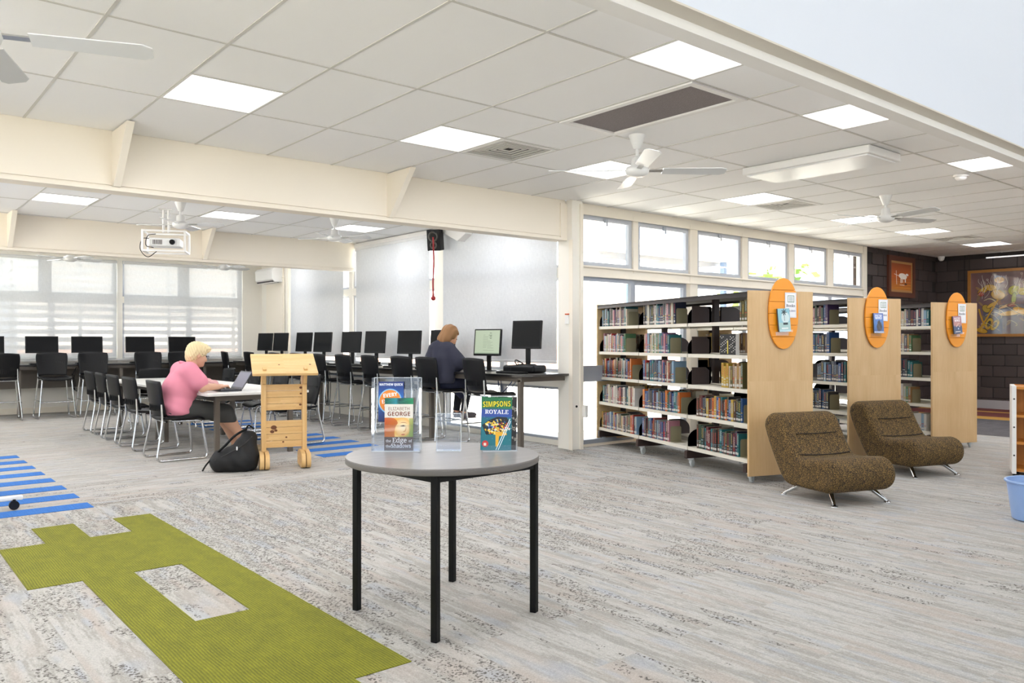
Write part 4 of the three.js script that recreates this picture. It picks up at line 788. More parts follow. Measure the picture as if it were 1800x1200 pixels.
  const comic = canvasTex(360, 620, (c, w, h) => {
    const g = c.createLinearGradient(0, 0, 0, h); g.addColorStop(0, '#1c6b3f'); g.addColorStop(0.2, '#1f7a48'); g.addColorStop(0.24, '#2c4a9c'); g.addColorStop(0.36, '#2f4fa0'); g.addColorStop(0.4, '#0d6a7c'); g.addColorStop(1, '#0d7480'); c.fillStyle = g; c.fillRect(0, 0, w, h);
    c.fillStyle = '#101a1c'; c.beginPath(); c.moveTo(10, 330); c.lineTo(90, 270); c.lineTo(190, 230); c.lineTo(300, 235); c.lineTo(340, 300); c.lineTo(300, 400); c.lineTo(200, 430); c.lineTo(60, 440); c.fill();
    const cl = ['#f0c42c', '#f0c42c', '#e8e4da', '#c8322c', '#2b62b8', '#f2dc6a', '#171717']; for (let k = 0; k < 120; k++) { c.fillStyle = cl[Math.floor(rnd() * 7)]; const a = rnd() * 6.283, q = Math.sqrt(rnd()), x = 180 + 150 * q * Math.cos(a), y = 340 + 100 * q * Math.sin(a) * (0.6 + 0.4 * rnd()); c.beginPath(); c.moveTo(x, y); c.lineTo(x + 8 + (k % 4) * 7, y + 5); c.lineTo(x + 14, y + 16 + (k % 3) * 8); c.lineTo(x - 5, y + 12); c.fill(); }
    c.fillStyle = '#f0b42a'; c.beginPath(); c.moveTo(170, 400); c.lineTo(300, 415); c.lineTo(305, 440); c.lineTo(215, 455); c.lineTo(200, 580); c.lineTo(175, 575); c.fill();
    c.strokeStyle = '#e8f4f8'; c.lineWidth = 9; for (const o of [0, 26]) { c.beginPath(); c.moveTo(340 + o * 0.3, 250 + o); c.lineTo(180 + o, 615); c.stroke(); }
    c.fillStyle = '#e8f4f8'; for (let k = 0; k < 40; k++) c.fillRect((k * 71) % w, 20 + (k * 137) % 590, 3, 3);
    c.fillStyle = '#c8302c'; c.beginPath(); c.arc(52, 545, 38, 0, 7); c.fill(); c.fillStyle = '#e8ddd0'; c.fillRect(34, 535, 30, 32);
    c.textAlign = 'center'; c.font = 'bold 88px sans-serif'; c.lineWidth = 10; c.strokeStyle = '#14281a'; c.save(); c.translate(w / 2, 112); c.rotate(-0.04); c.strokeText('SIMPSONS', 0, 0, 330); c.fillStyle = '#f0e01e'; c.fillText('SIMPSONS', 0, 0, 330); c.restore();
    c.fillStyle = '#fff'; c.font = 'bold 66px serif'; c.fillText('ROYALE', w / 2, 196, 330);
  });
  [bx_, bz_] = at(2.452, -3.055, -0.014, 0.04); standBook('comic_book', 'green and teal comic with yellow lettering on the round table', 0.148, 0.256, 0.014, comic, [bx_, TT + 0.0035, bz_], CAMTURN + 0.12, -0.03, 0x14503c);
}
// lounge chairs
function loungeChair(x, z, turn, label) {
  const t = thing('lounge_chair', label, 'armchair', [x, 0, z], turn, 'patterned lounge chairs before the bookcases'), W = 0.62, B = 0.055;
  const prof = new THREE.Shape(); const q = (a, b) => [a, b];
  prof.moveTo(0.155, 0.145); prof.lineTo(0.53, 0.145); prof.bezierCurveTo(0.64, 0.15, 0.63, 0.295, 0.53, 0.295); prof.bezierCurveTo(0.38, 0.275, 0.27, 0.262, 0.20, 0.285);
  prof.bezierCurveTo(0.13, 0.33, 0.04, 0.50, 0.0, 0.575); prof.bezierCurveTo(-0.04, 0.62, -0.13, 0.61, -0.125, 0.545); prof.bezierCurveTo(-0.08, 0.42, 0.03, 0.25, 0.075, 0.185); prof.bezierCurveTo(0.095, 0.155, 0.12, 0.145, 0.155, 0.145);
  const g = new THREE.ExtrudeGeometry(prof, { depth: W - 2 * B, bevelEnabled: true, bevelSize: B, bevelThickness: B, bevelSegments: 6, curveSegments: 16 }).rotateY(-Math.PI / 2).translate(W - B, 0, 0);
  part('upholstery', metre(g, 1, 'y'), M.leopard, t);
  part('seam', [sweep(curve([[0.06, 0.345, 0.215], [0.2, 0.338, 0.228], [0.42, 0.338, 0.228], [0.56, 0.345, 0.215]]), 0.006, 6), sweep(curve([[0.1, 0.50, 0.115], [0.3, 0.496, 0.118], [0.52, 0.50, 0.115]]), 0.004, 6)], std(0x2a2016, 0.9), t);
  for (const [fx, fz, tx, tz] of [[0.04, 0.04, 0.14, 0.2], [0.58, 0.04, 0.48, 0.2], [0.05, 0.6, 0.13, 0.46], [0.57, 0.6, 0.49, 0.46]]) {
    const l = part('leg', sweep([V(tx, 0.1, tz), V((tx * 2 + fx) / 3, 0.085, (tz * 2 + fz) / 3), V(fx, 0.008, fz)], (s) => 0.024 - 0.011 * s, 10), M.chrome, t); part('foot_pad', lathe([[0, 0.008], [0.022, 0.008], [0.026, 0.003], [0.026, 0]], 16).translate(fx, 0, fz), M.chrome, l);
  }
  return t;
}
loungeChair(5.91, -3.71, -0.3314, 'brown leopard-pattern lounge chair before the foremost bookcase end');
loungeChair(7.70, -3.90, -0.3314, 'brown leopard-pattern lounge chair before the second bookcase end');
// mobile whiteboard whose foot reaches into view
{
  const t = thing('mobile_whiteboard', 'white wheeled foot of a stand on the blue stripes', 'whiteboard', [0.35, 0, -6.99]);
  part('foot_bar', rb(0.7, 0.035, 0.05, 0.33, 0.085, 0, 0.012), M.white, t);
  part('caster', [cyl(0.034, 0.034, 0.03, 0, 0, 0, 18).rotateX(Math.PI / 2).translate(0.62, 0.035, 0.02), rb(0.02, 0.03, 0.04, 0.62, 0.065, 0.02, 0.004), cyl(0.034, 0.034, 0.03, 0, 0, 0, 18).rotateX(Math.PI / 2).translate(0.06, 0.035, 0.02)], M.blackPlastic, t);
  part('upright', bx(0.28, 0.32, 0.1, 1.9, -0.02, 0.02), M.white, t);
  part('board', rb(0.03, 1.1, 1.6, 0.22, 1.35, -0.3, 0.01), M.white, t);
}
// shelf unit and tub at the edge
{
  const t = thing('birch_shelf_unit', 'low birch shelf unit with pale edges at the picture edge', 'shelf unit', [8.3, 0, -2.77], -1.2);
  part('side_panel', metre(bx(0, 0.035, 0.03, 0.84, -0.38, 0), 0.8, 'y'), M.white, t); part('side_panel', metre(bx(0.9, 0.935, 0.03, 0.84, -0.38, 0), 0.8, 'y'), M.white, t);
  const birch = std(0xe3b468, 0.45, { map: pine });
  part('back_panel', metre(bx(0.035, 0.9, 0.05, 0.84, -0.38, -0.36), 0.8, 'y'), birch, t);
  for (const y of [0.06, 0.31, 0.56, 0.82]) part('shelf_board', metre(bx(0.035, 0.9, y - 0.012, y + 0.012, -0.36, -0.03), 0.8, 'x'), birch, t);
  part('screw_cap', [0.2, 0.46, 0.72].map((y) => cyl(0.008, 0.008, 0.004, 0, 0, 0, 10).rotateX(Math.PI / 2).translate(0.017, y, 0.001)), M.ventDark, t);
  for (const x of [0.03, 0.9]) part('foot', bx(x - 0.02, x + 0.03, 0, 0.03, -0.36, -0.02), M.black, t);
  const r = thing('brochure_rack', 'clear plastic rack of leaflets on the birch shelf unit', 'rack', [8.46, 0.8385, -2.66], -1.2);
  part('tray', [bx(0, 0.4, 0, 0.004, -0.2, 0), bx(0, 0.4, 0, 0.12, -0.004, 0).rotateX(-0.35), bx(0, 0.4, 0, 0.16, -0.204, -0.2).rotateX(-0.2)], M.acrylic, r);
  for (let k = 0; k < 5; k++) part('leaflet', bx(0.03, 0.36, 0.004, 0.13, -0.05 - k * 0.03, -0.045 - k * 0.03).rotateX(-0.1), M.paper, r);
  const b = thing('plastic_tub', 'translucent blue plastic tub on the carpet at the picture edge', 'tub', [6.44, 0, -2.0]);
  part('body', lathe([[0, 0.004], [0.14, 0.004], [0.15, 0.012], [0.185, 0.27], [0.181, 0.27], [0.146, 0.014], [0, 0.01]], 40).scale(1.1, 1, 0.95), M.binBlue, b);
  part('rim', new THREE.TorusGeometry(0.19, 0.009, 8, 40).rotateX(Math.PI / 2).scale(1.1, 1, 0.95).translate(0, 0.272, 0), M.binBlue, b);
}
// paintings
{
  const p1 = canvasTex(256, 320, (c, w, h) => {
    const g = c.createLinearGradient(0, 0, 0, h); g.addColorStop(0, '#8c4420'); g.addColorStop(0.5, '#b5561c'); g.addColorStop(1, '#c9832a'); c.fillStyle = g; c.fillRect(0, 0, w, h);
    c.strokeStyle = '#7a3a1c'; c.lineWidth = 3; for (let k = 0; k < 9; k++) { c.beginPath(); c.moveTo(0, 180 + k * 16); c.lineTo(w, 170 + k * 17 + (k % 2) * 8); c.stroke(); }
    c.fillStyle = '#e6dcd0'; c.beginPath(); c.ellipse(150, 150, 52, 34, 0.2, 0, 7); c.fill(); c.fillRect(120, 160, 12, 70); c.fillRect(140, 165, 11, 60); c.fillRect(175, 155, 12, 64); c.beginPath(); c.ellipse(205, 128, 18, 13, 0.4, 0, 7); c.fill(); c.lineWidth = 6; c.strokeStyle = '#e6dcd0'; c.beginPath(); c.moveTo(66, 90); c.lineTo(72, 250); c.moveTo(40, 130); c.lineTo(100, 150); c.moveTo(100, 160); c.lineTo(120, 140); c.stroke(); c.fillStyle = '#3a2018'; c.beginPath(); c.ellipse(186, 240, 18, 9, 0, 0, 7); c.fill(); c.fillStyle = '#e6dcd0'; c.fillRect(110, 250, 60, 6);
  });
  const f = thing('framed_picture', 'framed orange picture with a white animal on the dark wall', 'picture', [14.82, 2.42, FZ]);
  part('frame', frameX(-0.52, 0.52, -0.37, 0.37, 0.02, 0.09, 0.04), M.frameWood, f); part('mount', frameX(-0.44, 0.44, -0.29, 0.29, 0.014, 0.05, 0.02), std(0xa87a4a, 0.6), f);
  part('artwork', new THREE.PlaneGeometry(0.8, 0.5).translate(0, 0, 0.016), std(0xffffff, 0.6, { map: p1 }), f);
  const p2 = canvasTex(640, 512, (c, w, h) => {
    c.fillStyle = '#6b5150'; c.fillRect(0, 0, w, h); c.fillStyle = '#54505a'; c.fillRect(90, 270, 550, 240); c.fillStyle = '#5f4a46'; c.fillRect(220, 330, 140, 180);
    const blob = (x, y, a, b, r, col) => { c.fillStyle = col; c.beginPath(); c.ellipse(x, y, a, b, r, 0, 7); c.fill(); c.strokeStyle = '#4a3a22'; c.lineWidth = 3; c.stroke(); };
    blob(90, 150, 46, 22, -0.6, '#b98a2a'); blob(140, 130, 44, 26, 0.2, '#c2942e'); blob(200, 70, 34, 26, 0, '#c48c26'); blob(190, 190, 50, 40, 0.5, '#bb8c2a'); blob(75, 180, 22, 20, 0, '#8f2f2a'); blob(300, 160, 42, 40, 0, '#a8a238'); blob(352, 170, 34, 30, 0.4, '#b39a34'); blob(296, 225, 16, 50, 0.1, '#9aa048'); blob(110, 300, 26, 34, -0.5, '#a88a34'); blob(150, 270, 44, 15, -0.6, '#c39a3c'); blob(280, 340, 80, 20, -0.15, '#c2922e'); blob(345, 325, 60, 24, 0.4, '#cf9a30'); blob(250, 280, 60, 12, -0.4, '#c9a070'); blob(280, 278, 30, 14, 0, '#8a3a2c'); blob(130, 425, 26, 50, 0.3, '#b8962f'); blob(170, 435, 24, 48, 0.5, '#b8962f'); blob(130, 425, 11, 26, 0.3, '#3c3c40'); blob(170, 435, 10, 24, 0.5, '#3c3c40'); blob(470, 240, 70, 40, 0.2, '#b9b06a'); blob(470, 245, 45, 24, 0.2, '#4a4c56'); blob(480, 180, 80, 20, -0.2, '#b87f2a'); blob(80, 480, 40, 20, 0.3, '#b98a2a'); blob(560, 400, 60, 26, 0.7, '#a8803a');
    for (let k = 0; k < 60; k++) { const x = 40 + rnd() * 560, y = 130 + rnd() * 350, a = 8 + rnd() * 26; c.globalAlpha = 0.35; c.fillStyle = ['#c9a040', '#8f7a34', '#4c4650', '#a0603a', '#d0b060'][k % 5]; c.beginPath(); c.ellipse(x, y, a, a * 0.35, rnd() * 3, 0, 7); c.fill(); } c.globalAlpha = 1;
    c.strokeStyle = '#d2c8b4'; c.lineWidth = 2.2; for (let k = 0; k < 34; k++) { const x = 50 + rnd() * 540, y = 20 + rnd() * 90; c.beginPath(); c.moveTo(x, y); c.bezierCurveTo(x + 40 * (rnd() - 0.5), y + 40, x + 90 * (rnd() - 0.5), y + 50, x + 60 * (rnd() - 0.5), y + 60 + rnd() * 70); c.stroke(); if (k % 4 === 0) { c.beginPath(); c.arc(x, y, 7, 0, 7); c.stroke(); } }
    c.strokeStyle = '#cbbd84'; c.lineWidth = 3; for (let k = 0; k < 16; k++) { const x = 60 + rnd() * 500, y = 160 + rnd() * 280; c.beginPath(); c.moveTo(x, y); c.bezierCurveTo(x + 60 * rnd(), y - 40, x + 90, y + 50 * rnd(), x + 40 + 90 * rnd(), y + 80 * (rnd() - 0.3)); c.stroke(); }
    c.strokeStyle = '#b98a2a'; c.lineWidth = 12; c.beginPath(); c.moveTo(60, 480); c.quadraticCurveTo(140, 330, 190, 230); c.moveTo(100, 440); c.quadraticCurveTo(70, 360, 60, 300); c.stroke();
  });
  const g = thing('framed_painting', 'large gold-framed painting of yellow organic forms on the dark wall', 'painting', [EX, 1.955, -5.36], -Math.PI / 2);
  part('frame', frameX(-0.83, 0.83, -0.62, 0.62, 0.02, 0.05, 0.04), M.frameGold, g);
  part('artwork', new THREE.PlaneGeometry(1.58, 1.16).translate(0, 0, 0.012), phys({ color: 0xffffff, map: p2, roughness: 0.05, ior: 1.7, clearcoat: 1, clearcoatRoughness: 0.02 }), g);
}

// ================================================================= BOOKCASES AND BOOKS
const TH = -0.3314, LEN = 2.96, CW = 0.70, SHELF = [1.43, 1.128, 0.825, 0.522, 0.21], BAYZ = [-0.028, -0.996, -1.964, -2.932];
const caseNames = ['teal-display bookcase', 'blue-display bookcase', 'pink-display bookcase'];
const toW = (c, lx, lz) => [c[0] + lx * Math.cos(TH) + lz * Math.sin(TH), c[1] - lx * Math.sin(TH) + lz * Math.cos(TH)];
function bracketGeo(s) { // rounded shelf end plate, s = side (-1 faces west)
  const p = []; for (let k = 0; k <= 8; k++) { const a = Math.PI / 2 * k / 8; p.push([0.26 - 0.14 + 0.14 * Math.sin(Math.PI / 2 - a) - 0.0, 0.06 + 0.11 * Math.sin(a)]); }
  return extr([[0, 0], [0.26, 0], ...p, [0, 0.17]], 0.003);
}
function bookcase(k, pos, label) {
  const t = thing('bookcase', label, 'bookcase', [pos[0], 0, pos[1]], TH, 'mobile bookcases in a row');
  for (const z of [-0.0125, -LEN + 0.0125]) part('end_panel', metre(rb(CW, 1.635, 0.025, CW / 2, 0.065 + 1.635 / 2, z, 0.003), 0.9, 'y', k * 0.3), M.maple, t);
  part('canopy', [bx(0.0, CW, 1.672, 1.69, -LEN + 0.026, -0.026), bx(0, 0.012, 1.645, 1.69, -LEN + 0.026, -0.026), bx(CW - 0.012, CW, 1.645, 1.69, -LEN + 0.026, -0.026)], M.canopy, t);
  for (const z of BAYZ) {
    part('upright', bx(0.32, 0.38, 0.1, 1.68, z - 0.02, z + 0.02), M.darkMetal, t);
    const zz = Math.max(Math.min(z, -0.06), -LEN + 0.06);
    const f = part('foot_bar', extr([[0.0, 0.095], [CW, 0.095], [CW, 0.165], [0.55, 0.19], [0.15, 0.19], [0, 0.165]], 0.04, 0.002).translate(0, 0, zz - 0.02), M.darkMetal, t);
    for (const x of [0.06, CW - 0.06]) part('caster', [new THREE.TorusGeometry(0.03, 0.012, 8, 18).rotateY(0.5).translate(x + 0.015, 0.042, zz), cyl(0.022, 0.022, 0.012, 0, 0, 0, 14).rotateX(Math.PI / 2).rotateY(0.5).translate(x + 0.015, 0.042, zz), rb(0.05, 0.02, 0.045, x, 0.085, zz, 0.005), rb(0.012, 0.05, 0.03, x - 0.01, 0.065, zz, 0.004)], M.caster, f);
  }
  for (let s = 0; s < 2; s++) for (let b = 0; b < 3; b++) SHELF.forEach((y) => {
    const z0 = BAYZ[b + 1] + 0.008, z1 = BAYZ[b] - 0.008, X = (a) => (s ? CW - a : a);
    const sh = part('shelf', [bx(X(0.02), X(0.29), y - 0.004, y, z0, z1), bx(X(0.018), X(0.03), y - 0.034, y, z0, z1), bx(X(0.28), X(0.29), y - 0.02, y + 0.012, z0, z1)], M.shelf, t);
    const g = bracketGeo(); if (s) g.translate(CW - 0.29, 0, 0); else g.scale(-1, 1, 1).translate(0.29, 0, 0);
    part('shelf_bracket', g.clone().translate(0, y, z0), M.darkMetal, sh); part('shelf_bracket', g.clone().translate(0, y, z1 - 0.003), M.darkMetal, sh);
  });
  // oval slat board on the end panel
  const o = thing('slat_display', 'orange oval slat board on the end of the ' + caseNames[k], 'display board', [0, 0, 0], 0, 'orange oval display boards');
  const [wx, wz] = toW(pos, 0.355, 0.003); o.position.set(wx, 1.50, wz); o.rotation.y = TH;
  const E = (y) => 0.158 * Math.sqrt(Math.max(0, 1 - Math.pow(Math.abs(y) / 0.315, 2.3))), ov = (r) => { const p = []; for (let q = 0; q < 40; q++) { const a = q / 40 * Math.PI * 2, y = 0.315 * Math.sin(a); p.push([(Math.cos(a) < 0 ? -1 : 1) * E(y) * r, y * r]); } return p; };
  part('backing', extr(ov(0.985), 0.008), M.orangeBack, o);
  const cuts = [0.315, 0.207, 0.104, 0.0, -0.104, -0.208, -0.315];
  for (let q = 0; q < 6; q++) {
    const a = cuts[q] - (q ? 0.003 : 0), b = cuts[q + 1] + (q < 5 ? 0.003 : 0), p = []; const n = 14;
    for (let j = 0; j <= n; j++) { const y = b + (a - b) * j / n; p.push([E(y), y]); } for (let j = n; j >= 0; j--) { const y = b + (a - b) * j / n; p.push([-E(y), y]); }
    const pp = p.filter((v, i) => i === 0 || Math.hypot(v[0] - p[i - 1][0], v[1] - p[i - 1][1]) > 1e-4);
    part('slat', extr(pp, 0.012, 0.0015).translate(0, 0, 0.008), M.orange, o);
  }
  return t;
}
const CASES = [[6.10, -4.10], [7.94, -4.15], [9.60, -4.02]];
bookcase(0, CASES[0], 'long birch-ended bookcase, foremost of three, showing its full side');
bookcase(1, CASES[1], 'birch-ended bookcase, middle of the three');
bookcase(2, CASES[2], 'birch-ended bookcase nearest the dark block wall');
// signs and face-out books on the ovals
const signTex = [['Books', 'AAA-DOO'], ['Books', 'DRA-MOO'], ['Books', '']].map(([a, b]) => canvasTex(160, 290, (c, w, h) => {
  c.fillStyle = '#f1f0f2'; c.fillRect(0, 0, w, h); c.strokeStyle = '#c9c8d2'; c.lineWidth = 4; c.strokeRect(8, 8, w - 16, h - 16); c.strokeStyle = '#6f8a6c'; c.lineWidth = 7; c.strokeRect(40, 38, 86, 72); c.fillStyle = '#8a9a8c'; for (let k = 0; k < 4; k++) c.fillRect(54, 52 + k * 14, 58, 6);
  c.fillStyle = '#1d1d2c'; c.textAlign = 'center'; c.font = 'bold 42px serif'; c.fillText(a, w / 2, 166); if (b) { c.fillStyle = '#26265e'; c.font = 'bold 29px serif'; c.fillText(b, w / 2, 222, 130); }
}));
const faceTex = [canvasTex(180, 280, (c, w, h) => {
  c.fillStyle = '#8fc0cc'; c.fillRect(0, 0, w, h); c.fillStyle = '#cfe0e0'; c.beginPath(); c.ellipse(110, 110, 60, 70, 0, 0, 7); c.fill(); c.fillStyle = '#a9c8c4'; c.fillRect(0, 170, w, 110); c.fillStyle = '#2e3a3c'; c.fillRect(92, 40, 6, 110); for (let k = 0; k < 7; k++) { c.save(); c.translate(95, 44); c.rotate(k * 0.9); c.beginPath(); c.ellipse(20, 0, 24, 6, 0.3, 0, 7); c.fill(); c.restore(); } c.fillRect(70, 172, 70, 26); c.fillStyle = '#e9efec'; c.fillRect(40, 232, 100, 16);
}), canvasTex(180, 280, (c, w, h) => {
  const g = c.createLinearGradient(0, 0, 0, h); g.addColorStop(0, '#6f7fc0'); g.addColorStop(0.5, '#5a86c6'); g.addColorStop(1, '#46619c'); c.fillStyle = g; c.fillRect(0, 0, w, h); c.fillStyle = '#fff'; c.font = 'bold 34px sans-serif'; c.textAlign = 'center'; c.fillText('DOCTOR', w / 2, 44, 130); c.font = 'bold 54px sans-serif'; c.fillText('WHO', w / 2, 86, 130); c.fillStyle = '#4a4648'; c.beginPath(); c.moveTo(60, 250); c.lineTo(46, 190); c.lineTo(76, 120); c.lineTo(100, 92); c.lineTo(126, 130); c.lineTo(152, 190); c.lineTo(140, 230); c.lineTo(100, 256); c.fill(); c.fillStyle = '#6b6260'; for (let k = 0; k < 14; k++) c.fillRect(60 + (k * 29) % 80, 120 + (k * 47) % 120, 14, 9); c.fillStyle = '#c9cfe2'; c.fillRect(0, 256, w, 24);
}), canvasTex(180, 280, (c, w, h) => {
  const g = c.createLinearGradient(0, 0, 0, h); g.addColorStop(0, '#b0808c'); g.addColorStop(0.5, '#c08a84'); g.addColorStop(0.62, '#4a5878'); g.addColorStop(1, '#5a6076'); c.fillStyle = g; c.fillRect(0, 0, w, h); c.fillStyle = '#fff'; c.font = 'bold 32px sans-serif'; c.textAlign = 'center'; c.fillText('DOCTOR', w / 2, 46, 130); c.font = 'bold 50px sans-serif'; c.fillText('WHO', w / 2, 88, 130); c.fillStyle = '#d8b0a0'; for (let k = 0; k < 12; k++) c.fillRect(50 + (k * 31) % 90, 100 + (k * 43) % 70, 20, 12); c.fillStyle = '#b8c4dc'; c.beginPath(); c.arc(100, 200, 14, 0, 7); c.fill(); c.fillStyle = '#dcd6d0'; c.fillRect(30, 240, 110, 12);
})];
CASES.forEach((c, k) => {
  let [x, z] = toW(c, 0.425, 0.029);
  solo('shelf_sign', ['white paper shelf sign reading AAA-DOO on the first orange oval', 'white paper shelf sign on the middle orange oval', 'white paper shelf sign on the orange oval nearest the dark wall'][k], 'sign', [bx(-0.062, 0.062, -0.112, 0.112, 0, 0.001)], M.paper, [x, 1.575, z], TH);
  const pr = new THREE.Mesh(new THREE.PlaneGeometry(0.124, 0.224).translate(0, 0, 0.0016), std(0xffffff, 0.7, { map: signTex[k] })); pr.name = 'print'; scene.children[scene.children.length - 1].add(shade(pr));
  [x, z] = toW(c, [0.335, 0.335, 0.325][k], 0.036);
  const r = thing('clear_ledge', ['clear plastic ledge carrying the pale teal display book', 'clear plastic ledge carrying the blue display book', 'clear plastic ledge carrying the pink display book'][k], 'ledge', [x, 1.335, z], TH);
  part('ledge', [bx(-0.07, 0.07, 0, 0.003, -0.01, 0.05), bx(-0.07, 0.07, 0, 0.02, 0.047, 0.05), bx(-0.07, 0.07, -0.03, 0.0, -0.01, -0.007)], M.acrylic, r);
  const b = standBook('paperback_book', ['pale teal paperback with a dark palm on the first oval', 'blue paperback facing out on the middle oval', 'pink and navy paperback facing out on the third oval'][k], 0.128, 0.205, 0.014, faceTex[k], [x, 1.3385, z], TH, [0.05, 0, 0.06][k], 0x3a4a5c);
  b.position.x += 0.032 * Math.sin(TH); b.position.z += 0.032 * Math.cos(TH);
});
// books
const COL = [['black', '#17171b'], ['dark grey', '#3c3d42'], ['navy', '#1e2a4e'], ['blue', '#2f5d9a'], ['pale blue', '#8fb2cf'], ['teal', '#2f7f86'], ['dark green', '#2c4d3c'], ['green', '#5c8a5e'], ['maroon', '#6e2430'], ['red', '#b5332e'], ['pink', '#c98a98'], ['purple', '#5b4478'], ['cream', '#d9d0b6'], ['white', '#e4e2dc'], ['tan', '#b0875a'], ['brown', '#5f4230'], ['orange', '#e2762a'], ['yellow', '#d9b648'], ['slate', '#5a6472'], ['olive', '#767048']];
const inks = ['#e8e4da', '#d9b648', '#c94a3a', '#1a1a1e', '#9fc3d8'];
// one sheet of 40 printed spines and a page-edge cell; each book shape looks up its own cell
const NB = COL.length * 2, AW = (NB + 1) * 32, bookTex = canvasTex(AW, 256, (g, w, h) => {
  for (let q = 0; q < NB; q++) {
    const k = q >> 1, v = q & 1, x = q * 32; g.fillStyle = COL[k][1]; g.fillRect(x, 0, 32, h); g.fillStyle = inks[(k + v * 2) % 5]; for (let y = 22 + v * 20; y < 130 + v * 30; y += 11) g.fillRect(x + 9 + ((y * 7 + k) % 5), y, 10 + (y * 3 + k) % 6, 6);
    g.fillStyle = inks[(k + 3 + v) % 5]; g.fillRect(x, v ? 172 : 150, 32, v ? 4 : 9); g.fillRect(x + 7, 186, 18, 6); g.fillStyle = '#eceae4'; g.fillRect(x + 3, 210, 26, 26);
  }
  g.fillStyle = '#d8ceb8'; g.fillRect(NB * 32, 0, 32, h);
});
const bookMat = std(0xd2d0ce, 0.48, { map: bookTex });
const bookGeo = []; for (let q = 0; q < NB; q++) {
  const g = flat(new THREE.BoxGeometry(1, 1, 1).translate(0, 0.5, 0)), uv = g.attributes.uv, n = g.attributes.normal;
  for (let i = 0; i < uv.count; i++) {
    const nx = n.getX(i), nz = n.getZ(i);
    if (nx < -0.5) uv.setXY(i, (q * 32 + 1 + 30 * uv.getX(i)) / AW, 0.004 + 0.992 * uv.getY(i));
    else if (Math.abs(nz) > 0.5) uv.setXY(i, (q * 32 + 16) / AW, 0.975);
    else uv.setXY(i, (NB * 32 + 16) / AW, 0.5);
  }
  bookGeo.push(g);
}
let bookCount = 0;
const shelfWord = ['top', 'second', 'third', 'fourth', 'bottom'], bayWord = ['aisle', 'middle', 'window'];
const nth = (n) => n + (n % 10 === 1 && n !== 11 ? 'st' : n % 10 === 2 && n !== 12 ? 'nd' : n % 10 === 3 && n !== 13 ? 'rd' : 'th');
const restBooks = [];
function addBook(c, ci, lx, y, lz, th, h, d, col, lean, label, name = 'shelf_book') {
  const g = bookGeo[col * 2 + Math.floor(rnd() * 2)], [x, z] = toW(c, lx + d / 2, lz);
  if (bookCount >= 300) { restBooks.push(g.clone().scale(d, h, th).rotateY(TH).translate(x, y + 0.0005, z)); return; }
  const b = shade(new THREE.Mesh(g, bookMat)); b.position.set(x, y + 0.0005, z); b.rotation.y = TH; b.scale.set(d, h, th);
  b.name = numbered(name); b.userData = { label, category: 'book', group: 'books on the ' + caseNames[ci] }; scene.add(b); bookCount++;
}
function fillBay(ci, bay, si, from, to, tone, opts = {}) {
  // from / to: share of the bay measured from the window end
  const c = CASES[ci], z0 = BAYZ[bay + 1] + 0.02, L = 0.968 - 0.04; let z = z0 + L * from, n = 0; const zE = z0 + L * to;
  while (true) {
    const th = opts.th ? opts.th * rr(0.85, 1.15) : rr(0.02, 0.042), h = (opts.h || 0.2) * rr(0.9, 1.1), d = rr(0.13, 0.16); if (z + th > zE) break; n++;
    const col = tone[Math.floor(rnd() * tone.length)];
    addBook(c, ci, 0.035 + rr(0, 0.01), SHELF[si], z + th / 2, th, h, d, col, 0, `${COL[col][0]} book, ${nth(n)} from window end, ${shelfWord[si]} shelf, ${bayWord[bay]} bay of ${caseNames[ci]}`);
    z += th + 0.0012;
  }
  if (opts.end !== false) bookend(ci, bay, si, z + 0.006);
}
function bookend(ci, bay, si, lz) {
  const [x, z] = toW(CASES[ci], 0.05, lz);
  const t = thing('bookend', `olive metal bookend on the ${shelfWord[si]} shelf, ${bayWord[bay]} bay of ${caseNames[ci]}`, 'bookend', [x, SHELF[si], z], TH, 'metal bookends');
  part('plate', extr([[0, 0], [0.13, 0], [0.13, 0.145], [0.12, 0.16], [0.01, 0.16], [0, 0.145]], 0.002).translate(0, 0.0005, 0.002), M.bookend, t);
  part('tongue', bx(0.0, 0.13, 0.0005, 0.002, 0.002, 0.1), M.bookend, t);
}
const T = { mix: [0, 1, 2, 3, 4, 5, 6, 8, 10, 11, 12, 13, 15, 18], light: [4, 7, 10, 12, 13, 18, 9, 5, 11, 14], dark: [0, 1, 2, 3, 6, 8, 15, 18, 5], blue: [2, 3, 4, 18, 5, 1], warm: [12, 14, 17, 16, 15, 9], white: [13, 12, 4, 13] };
// first bookcase (bay 2 = window end, 0 = aisle end)
fillBay(0, 2, 0, 0.04, 0.72, T.dark.concat(T.light)); fillBay(0, 1, 0, 0.06, 0.74, T.mix, { h: 0.215 });
fillBay(0, 2, 1, 0.06, 0.66, T.light); fillBay(0, 1, 1, 0.06, 0.62, T.light);
fillBay(0, 2, 2, 0.05, 0.80, T.mix.concat(T.warm), { h: 0.215 }); fillBay(0, 1, 2, 0.05, 0.74, T.light.concat(T.dark), { h: 0.21 });
fillBay(0, 2, 3, 0.05, 0.9, T.light.concat([8, 9]), { end: false }); fillBay(0, 1, 3, 0.04, 0.88, T.dark.concat(T.blue, [16]), {});
fillBay(0, 2, 4, 0.02, 0.97, T.mix.concat(T.warm), { end: false, h: 0.195 }); fillBay(0, 1, 4, 0.02, 0.62, T.mix.concat([9, 3]), { h: 0.21 });
fillBay(0, 0, 3, 0.12, 0.9, T.dark.concat([16, 17, 12]), { h: 0.2 }); fillBay(0, 0, 4, 0.12, 0.84, T.blue.concat(T.dark, [13]), { h: 0.21 });
